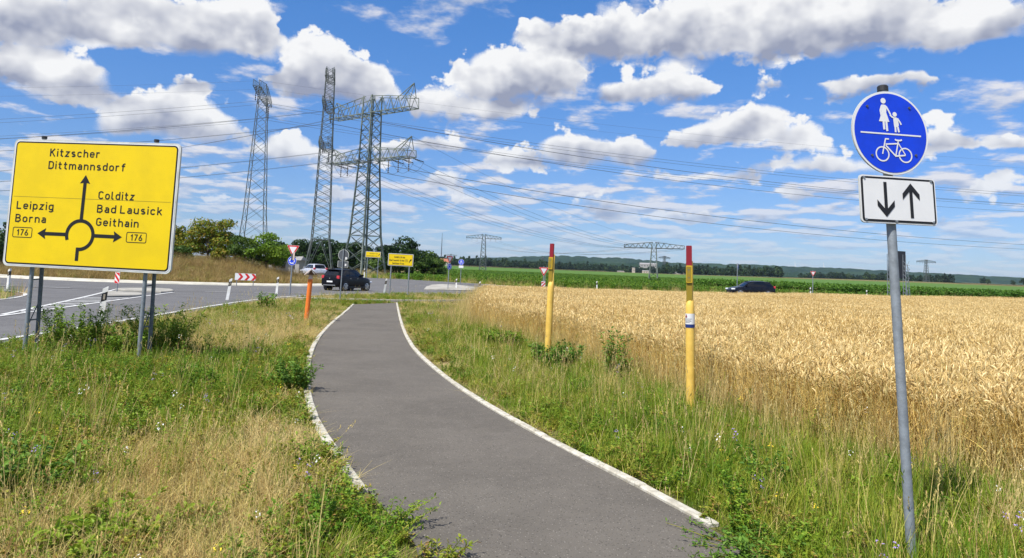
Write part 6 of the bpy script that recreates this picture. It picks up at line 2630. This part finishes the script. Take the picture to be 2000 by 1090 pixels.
GB = 'leafy bushes by the sign posts'
bx, by = G(150, 690)
bush('weed_bush', 'dense green bush left of the leaning delineator under the big sign', bx, by, 0.95, 0.85, M_WEED, 0.06, 95, 56, 1, group=GB)
bx, by = G(312, 690)
bush('weed_bush', 'dense green bush right behind the right post of the big sign', bx, by, 1.0, 0.9, M_WEED, 0.06, 95, 56, 2, group=GB)
bx, by = G(250, 700)
bush('weed_bush', 'lower green bush between the two dense bushes under the big sign', bx, by, 0.62, 0.46, M_WEED, 0.065, 60, 44, 3, group=GB)
GW = 'green weed clumps in the right verge'
bx, by = G(1086, 722)
bush('weed_clump', 'bright green weed clump at the foot of the farther yellow marker', bx, by, 0.55, 0.50, M_WEED_D, 0.075, 80, 42, 4, group=GW, spread=0.9)
bx, by = G(1205, 745)
bush('weed_clump', 'tall loose dark weed between the two yellow markers', bx, by, 0.90, 0.38, M_WEED_D, 0.07, 34, 36, 5, group=GW)
bx, by = G(982, 678)
bush('weed_clump', 'bright green weed clump at the left corner of the wheat', bx, by, 0.45, 0.5, M_WEED, 0.08, 60, 40, 6, group=GW, spread=0.9)
bx, by = G(572, 762)
bush('weed_clump', 'small dark weed clump at the left edge of the path where it bends', bx, by, 0.46, 0.36, M_WEED_D, 0.055, 50, 40, 7, spread=0.8)
bx, by = G(1490, 1085)
bush('weed_clump', 'dense dark green weed mat at the bottom beside the end of the right kerb', bx, by, 0.16, 0.36, M_WEED_D, 0.04, 60, 34, 8, spread=1.6)
bx, by = G(1600, 1075)
bush('weed_clump', 'low green weed patch near the foot of the leaning pole', bx, by, 0.20, 0.34, M_WEED, 0.045, 40, 30, 9, spread=1.4)
bx, by = G(745, 1040)
bush('weed_clump', 'feathery green weed hanging over the left path edge near the camera', bx, by, 0.24, 0.26, M_WEED, 0.03, 36, 46, 10, spread=1.2)
bx, by = G(860, 1092)
bush('weed_clump', 'reddish clover like plant sticking over the path at the bottom', bx, by, 0.17, 0.17, M_HERB, 0.035, 18, 22, 11, spread=1.0)
bx, by = G(150, 1075)
bush('weed_clump', 'bright broad leaved plant low in the left corner', bx, by, 0.24, 0.42, M_GRASS2, 0.075, 34, 18, 12, spread=1.0)
bx, by = G(265, 1040)
bush('weed_clump', 'bright broad leaved plant right of the one in the left corner', bx, by, 0.22, 0.36, M_GRASS2, 0.07, 30, 18, 13, spread=1.0)
bx, by = G(20, 960)
bush('weed_clump', 'dark bluish green weed at the left edge of the picture', bx, by, 0.42, 0.45, M_WEED_D, 0.06, 40, 36, 14, spread=0.8)
bx, by = G(380, 760)
bush('weed_clump', 'green weed clump in the left verge right of the big sign', bx, by, 0.36, 0.42, M_WEED, 0.06, 30, 34, 15, spread=0.9)
bx, by = G(520, 605)
bush('weed_clump', 'green grass tuft by the road edge before the chevron board', bx, by, 0.75, 0.5, M_WEED, 0.11, 26, 24, 16, spread=0.6)
bx, by = G(1500, 960)
bush('weed_clump', 'tall dark stemmed weed in the grass before the wheat', bx, by, 0.55, 0.28, M_WEED_D, 0.05, 20, 24, 17, spread=0.5)

bx, by = PXX(1283, 223.0), 223.0
bush('weed_clump', 'dark shrub growing at the foot of the field pylon', bx, by, 1.7, 2.4, M_WEED_D, 0.5, 60, 30, 18, spread=0.9)
# low mats creeping onto the path near the right kerb end
bx, by = G(1388, 1056)
bush('weed_clump', 'tiny green mat on the path at the end of the right kerb', bx, by, 0.05, 0.10, M_WEED, 0.022, 26, 14, 19, spread=2.0)
bx, by = G(1345, 1083)
bush('weed_clump', 'tiny green mat on the path at the bottom edge', bx, by, 0.05, 0.09, M_WEED, 0.022, 22, 14, 20, spread=2.0)

# ------------------------------------------------------------------ trees, far woods, hills
M_BARK = mat('bark', (0.10, 0.075, 0.05), 0.9, var=0.4, vscale=4.0, bump=0.8, bscale=12)
M_MAPLE = plant_mat('maple_leaf', (0.13, 0.195, 0.010), (0.215, 0.215, 0.015), (0.26, 0.18, 0.02), trans=0.3, patch=0.5, island=True)
M_LIME = plant_mat('lime_leaf', (0.105, 0.20, 0.010), (0.15, 0.235, 0.014), None, trans=0.3, patch=0.5, island=True)
M_SHRUB = plant_mat('shrub_leaf', (0.05, 0.105, 0.012), (0.08, 0.135, 0.016), None, trans=0.25, patch=0.5, island=True)
M_DARKTREE = plant_mat('dark_tree_leaf', (0.018, 0.048, 0.012), (0.035, 0.075, 0.014), None, trans=0.2, patch=0.3, island=True)
M_WOOD = plant_mat('wood_leaf', (0.014, 0.038, 0.014), (0.026, 0.056, 0.018), (0.042, 0.075, 0.022), trans=0.15, patch=0.02)


def crown_mesh(mb, r, c, rad, n, lsize, clumps=16, flat=0.8, hollow=0.55):
    """leaves gathered in clumps spread through the crown's volume"""
    C = []
    for i in range(clumps):
        d = rv(r)
        q = r.uniform(0.35, 0.85)
        C.append((Vector((c[0] + d.x * rad[0] * q, c[1] + d.y * rad[1] * q, c[2] + d.z * rad[2] * q)), r.uniform(0.26, 0.46)))
    per = n // clumps
    for (cc, k) in C:
        for i in range(per):
            d = rv(r)
            if d.z < -0.3 and r.random() < 0.5:
                d.z = -d.z
            q = k * (hollow + (1 - hollow) * r.random() ** 0.5) * r.uniform(0.75, 1.12)
            p = cc + Vector((d.x * rad[0] * q, d.y * rad[1] * q, d.z * rad[2] * q * flat))
            nn = (d + rv(r) * 0.7).normalized()
            t_ = nn.cross(rv(r)).normalized()
            u = nn.cross(t_)
            s = lsize * r.uniform(0.6, 1.3)
            mb.add([p - t_ * s * 0.5, p - u * s * 0.32 , p + t_ * s * 0.55 - nn * s * 0.15, p + u * s * 0.32], [(0, 1, 2, 3)])
    return C


def tree(name, label, x, y, z, ht, rx, m, seed, n=3200, lsize=0.26, trunk=0.28, clumps=18, group=None, low=0.12, cat='tree'):
    r = random.Random(seed)
    root = empty(name, (x, y, z))
    tag(root, label, cat, group)
    zc = ht * (low + (1 - low) * 0.5)
    rz_ = ht * (1 - low) * 0.5
    cr = MB()
    C = crown_mesh(cr, r, (0, 0, zc), (rx, rx, rz_), n, lsize, clumps)
    tk = MB()
    fork = Vector((r.uniform(-0.1, 0.1) * rx, r.uniform(-0.1, 0.1) * rx, ht * (low + 0.18)))
    tk.tube([(0, 0, -0.3), (fork.x * 0.3, fork.y * 0.3, fork.z * 0.5), fork, fork + Vector((0, 0, ht * 0.35))], [trunk * 1.25, trunk, trunk * 0.75, trunk * 0.25], 8)
    for (cc, k) in C[:9]:
        midp = fork.lerp(cc, 0.5) + Vector((0, 0, -0.06 * ht))
        tk.tube([fork, midp, cc], [trunk * 0.42, trunk * 0.25, trunk * 0.07], 5)
    tk.build('trunk', M_BARK, root, smooth=True)
    cr.build('crown', m, root)
    return root


def mtree(px, Y, ytop, rx, m, seed, label, n=3000, ls=0.24, name='maple_tree', low=0.06, group='trees on the mound', clumps=18, cat='tree'):
    x = PXX(px, Y)
    z = float(mound_h(x, Y)) + h1(x, Y)
    top = at(px, ytop, Y).z
    tree(name, label, x, Y, z - 0.05, top - z, rx, m, seed, n, ls, 0.12, clumps, group, low, cat)


mtree(405, 71, 422, 3.1, M_MAPLE, 11, 'yellow green maple with ragged top, biggest on the mound', 5200, 0.23, clumps=24)
mtree(368, 72, 450, 2.0, M_MAPLE, 12, 'low yellowish bushy tree left of the biggest maple', 2600, 0.22)
mtree(452, 72.5, 444, 1.5, M_SHRUB, 13, 'dark slim shrub between the maple and the light green tree', 2200, 0.2, 'dark_shrub')
mtree(475, 70, 460, 2.3, M_SHRUB, 14, 'dark green low shrub before the leftmost pylon', 2800, 0.2, 'dark_shrub')
mtree(519, 70.5, 453, 2.7, M_LIME, 15, 'round light green tree at the right end of the mound', 4200, 0.23, 'round_tree', clumps=22)
mtree(342, 72, 438, 1.3, M_MAPLE, 16, 'narrow tree half hidden by the right edge of the big sign', 1800, 0.22)
mtree(300, 71, 448, 1.9, M_SHRUB, 17, 'shrub hidden behind the big yellow sign', 1500, 0.24, 'dark_shrub')
mtree(350, 68.5, 472, 1.2, M_SHRUB, 18, 'low brownish shrub at the left foot of the maple', 1800, 0.2, 'dark_shrub')
mtree(428, 68.2, 478, 1.1, M_MAPLE, 19, 'low yellow leaved shrub in front of the biggest maple', 1600, 0.2)

GT = 'dark trees behind the pylons'


def dtree(px, Y, ytop, rx, seed, label, m=None, n=3600, ls=0.42):
    x = PXX(px, Y)
    z = h1(x, Y)
    top = at(px, ytop, Y).z
    tree('dark_tree', label, x, Y, z, top - z, rx * 1.28, m or M_DARKTREE, seed, int(n * 1.3), ls, 0.25, 22, GT, 0.03)


dtree(545, 112, 470, 2.4, 30, 'small dark tree just right of the round light green tree')
dtree(590, 128, 480, 3.0, 37, 'low olive tree behind the yield sign', M_SHRUB)
dtree(606, 124, 462, 3.4, 31, 'dark tree at the left foot of the slender pylon')
dtree(640, 126, 465, 3.2, 32, 'dark tree behind the middle of the slender pylon')
dtree(668, 128, 466, 3.4, 33, 'dark tree between the slender and the anchor pylon')
dtree(700, 130, 468, 3.4, 34, 'dark tree behind the left legs of the anchor pylon')
dtree(735, 128, 474, 3.2, 38, 'dark tree behind the right leg of the anchor pylon')
dtree(778, 122, 463, 3.6, 35, 'tallest dark tree above the yellow distance sign', n=4600)
dtree(805, 118, 483, 2.8, 36, 'lower green tree at the right behind the yellow distance sign', M_SHRUB)
dtree(832, 126, 494, 2.6, 39, 'last dark tree of the clump, at the edge of the green field', M_SHRUB)
dtree(755, 118, 500, 2.6, 40, 'low green bush under the exit sign', M_SHRUB, 2600)
dtree(850, 124, 520, 1.6, 41, 'small shrub at the right end of the dark tree clump', M_SHRUB, 1600)
dtree(2, 95, 428, 2.0, 42, 'tree at the very left edge of the picture', M_DARKTREE, 2400)

# far woods, too far to tell trees apart
wood_src = []
for i in range(5):
    mbx = MB()
    r = random.Random(500 + i)
    crown_mesh(mbx, r, (0, 0, 5.0), (3.6 + 0.6 * (i % 3), 3.6, 4.8), 320, 1.5, 12)
    wood_src.append(mbx.build('plant_source', [M_WOOD]))
xs, ys = [], []


def belt(pts, depth, dens):
    """(px, distance) along a belt of trees"""
    for (pa, ya), (pb, yb) in zip(pts[:-1], pts[1:]):
        n = int(abs(PXX(pb, yb) - PXX(pa, ya)) * dens) + 2
        f = RNG.uniform(0, 1, n)
        yy = ya + (yb - ya) * f + RNG.uniform(0, depth, n)
        pp = pa + (pb - pa) * f
        xs.append(np.array([PXX(float(p_), float(y_)) for p_, y_ in zip(pp, yy)]))
        ys.append(yy)


belt([(820, 760), (960, 800), (1060, 820)], 120, 2.4)
belt([(1030, 840), (1240, 960), (1300, 1000)], 150, 2.2)
belt([(1285, 780), (1400, 740), (1520, 700), (1525, 700)], 120, 2.6)
belt([(1560, 1000), (1620, 960), (1700, 1000)], 80, 1.2)
belt([(1690, 880), (1800, 860), (1860, 850)], 60, 1.0)
belt([(1900, 820), (2010, 800)], 30, 0.12)
belt([(560, 900), (860, 860)], 80, 0.4)
belt([(-80, 300), (360, 420), (560, 700)], 60, 0.3)
x, y = np.concatenate(xs), np.concatenate(ys)
coll = proto_coll('wood_src', wood_src)
n = len(x)
s = RNG.uniform(0.65, 1.2, n)
o = scatter('far_wood', np.stack([x, y, H(x, y) - 0.5], 1), np.stack([np.zeros(n), np.zeros(n), RNG.uniform(0, 6.283, n)], 1), np.stack([s, s, s * RNG.uniform(0.8, 1.2, n)], 1), RNG.integers(0, 5, n), coll)
tag(o, 'belts of distant trees along the far edge of the fields', 'wood', None, 'stuff')

# wooded hills
M_HILL = mat('hill_wood', (0.014, 0.034, 0.020), 0.95, var=0.5, vscale=0.012, spec=0.05, col2=(0.028, 0.055, 0.026), space='World')
for (nm, lab, x0, x1, y0, y1, prof) in (
        ('hill', 'long low wooded hill along the horizon', -400, 3600, 2300, 3300, [(800, 508), (900, 506), (1000, 503), (1084, 500), (1200, 504), (1323, 514), (1480, 518), (1600, 523), (1700, 528), (1800, 533), (1900, 539), (2000, 544), (2300, 556)]),
        ('hill', 'nearer wooded slope behind the field pylon', 100, 900, 1500, 1900, [(1000, 530), (1080, 516), (1150, 512), (1250, 517), (1320, 524), (1345, 534), (1420, 530), (1520, 531), (1600, 540), (1700, 552)])):
    gxx = np.arange(x0, x1, 14.0)
    gyy = np.linspace(y0, y1, 16)
    ym = (y0 + y1) / 2
    r = np.random.default_rng(3)
    vs, fs = [], []
    for j, yy in enumerate(gyy):
        for i, xx in enumerate(gxx):
            px = 1000 + xx / ym * FPX
            ty = np.interp(px, [p[0] for p in prof], [p[1] for p in prof])
            zt = at(px, ty, ym).z
            f = (yy - y0) / (y1 - y0)
            sh = math.sin(math.pi * min(1.0, f)) ** 0.8 if 0 < f < 1 else 0.0
            b = 7.0 if ym < 2000 else 9.0
            vs.append((xx, yy, b * 0.6 + (zt - b * 0.6) * sh + r.uniform(-3.2, 3.2) * (sh > 0.05)))
    nx = len(gxx)
    for j in range(len(gyy) - 1):
        for i in range(nx - 1):
            a = j * nx + i
            fs.append((a, a + 1, a + nx + 1, a + nx))
    mb = MB()
    mb.add(vs, fs)
    tag(mb.build(nm, M_HILL), lab, None, None, 'structure')

# far buildings, turbines, mast
M_BWALL = mat('far_wall', (0.40, 0.38, 0.34), 0.8)
M_BROOF = mat('far_roof', (0.36, 0.12, 0.07), 0.8)
M_RGREY = mat('far_grey_roof', (0.30, 0.29, 0.28), 0.8)
M_BDARK = mat('far_window', (0.05, 0.05, 0.06), 0.4)


def house(px, Y, w, d, hw_, hr, label, roof=None, zadd=0.0, rz=0.0):
    x = PXX(px, Y)
    root = empty('far_house', (x, Y, h1(x, Y) + zadd), rz)
    tag(root, label, 'building', 'far houses')
    b = MB()
    b.box((0, 0, hw_ / 2 - 0.5), (w, d, hw_ + 1))
    b.build('wall', M_BWALL, root)
    b = MB()
    b.add([(-w / 2 - 0.3, -d / 2 - 0.3, hw_), (w / 2 + 0.3, -d / 2 - 0.3, hw_), (w / 2 + 0.3, d / 2 + 0.3, hw_), (-w / 2 - 0.3, d / 2 + 0.3, hw_), (-w / 2, 0, hw_ + hr), (w / 2, 0, hw_ + hr)], [(0, 1, 5, 4), (2, 3, 4, 5), (1, 2, 5), (3, 0, 4), (3, 2, 1, 0)])
    b.build('roof', roof or M_BROOF, root)
    for k in range(3):
        b = MB()
        b.box((-w * 0.3 + k * w * 0.3, -d / 2 - 0.03, hw_ * 0.55), (w * 0.1, 0.08, hw_ * 0.35))
        b.build('window', M_BDARK, root)
    return root



house(866, 640, 11, 7, 3.0, 3.0, 'red roofed house among the far trees, left')
house(1237, 880, 3, 4, 6, 0.6, 'small pale block before the far wood, left of the field pylon', M_RGREY)
house(1262, 870, 9, 5, 3, 0.8, 'pale flat building before the far wood, just left of the field pylon', M_RGREY)
house(1325, 800, 12, 5, 2.0, 0.6, 'long low pale shed at the far field edge, right of the field pylon', M_RGREY)
house(1212, 900, 8, 5, 2.0, 0.5, 'pale shed at the far field edge, leftmost of the pale buildings', M_RGREY)
house(1258, 1560, 20, 10, 7, 3, 'pale house on the wooded slope above the field pylon, left one', zadd=16, roof=M_RGREY)
house(1274, 1560, 16, 10, 7, 3, 'pale house on the wooded slope above the field pylon, right one', zadd=16, roof=M_RGREY)
house(561, 112, 4.5, 4, 2.0, 0.6, 'grey low shed roof behind the right end of the mound', M_RGREY)

M_TURB = mat('turbine_white', (0.80, 0.80, 0.80), 0.5)
for px, Y, tz, lab in ((1553, 3600, 524, 'left of two tiny white wind turbines over the hill'), (1609, 3600, 526, 'right of two tiny white wind turbines over the hill')):
    x = PXX(px, Y)
    root = empty('wind_turbine', (x, Y, 20))
    tag(root, lab, 'wind turbine', 'far wind turbines')
    hub = at(px, tz, Y).z - 20
    b = MB()
    b.bar((0, 0, 0), (0, 0, hub), 2.4, 10, r2=1.6)
    b.build('tower', M_TURB, root)
    b = MB()
    b.box((0, 0, hub + 1), (4, 9, 4))
    b.build('nacelle', M_TURB, root)
    for k in range(3):
        a = R(90 + 120 * k + 8)
        b = MB()
        b.bar((0, -5, hub + 1), (math.cos(a) * 34, -5, hub + 1 + math.sin(a) * 34), 1.7, 6, r2=0.4)
        b.build('blade', M_TURB, root)
x = PXX(860, 900)
root = empty('radio_mast', (x, 900, h1(x, 900)))
tag(root, 'thin radio mast over the far trees left of the narrow yield sign', 'mast')
b = MB()
b.bar((0, 0, 0), (0, 0, 34), 0.7, 6, r2=0.35)
b.build('shaft', M_STEEL_D, root)
b = MB()
b.bar((0, 0, 34), (0, 0, 40), 0.2, 5)
b.build('antenna', M_STEEL_D, root)

# ------------------------------------------------------------------ the air between here and the hills
M_HAZE = bpy.data.materials.new('haze')
M_HAZE.use_nodes = True
t = NT(M_HAZE.node_tree)
t.n.remove(t.n['Principled BSDF'])
pv = t.new('ShaderNodeVolumePrincipled')
pv.inputs['Color'].default_value = (0.62, 0.78, 1.0, 1)
pv.inputs['Density'].default_value = 0.00006
pv.inputs['Anisotropy'].default_value = 0.2
t.l.new(pv.outputs[0], t.n['Material Output'].inputs['Volume'])
b = MB()
b.box((0, 5800, 84), (18400, 12700, 172))
hz = b.build('haze', M_HAZE)
tag(hz, 'thin blue summer haze in front of the far hills', 'haze', None, 'stuff')
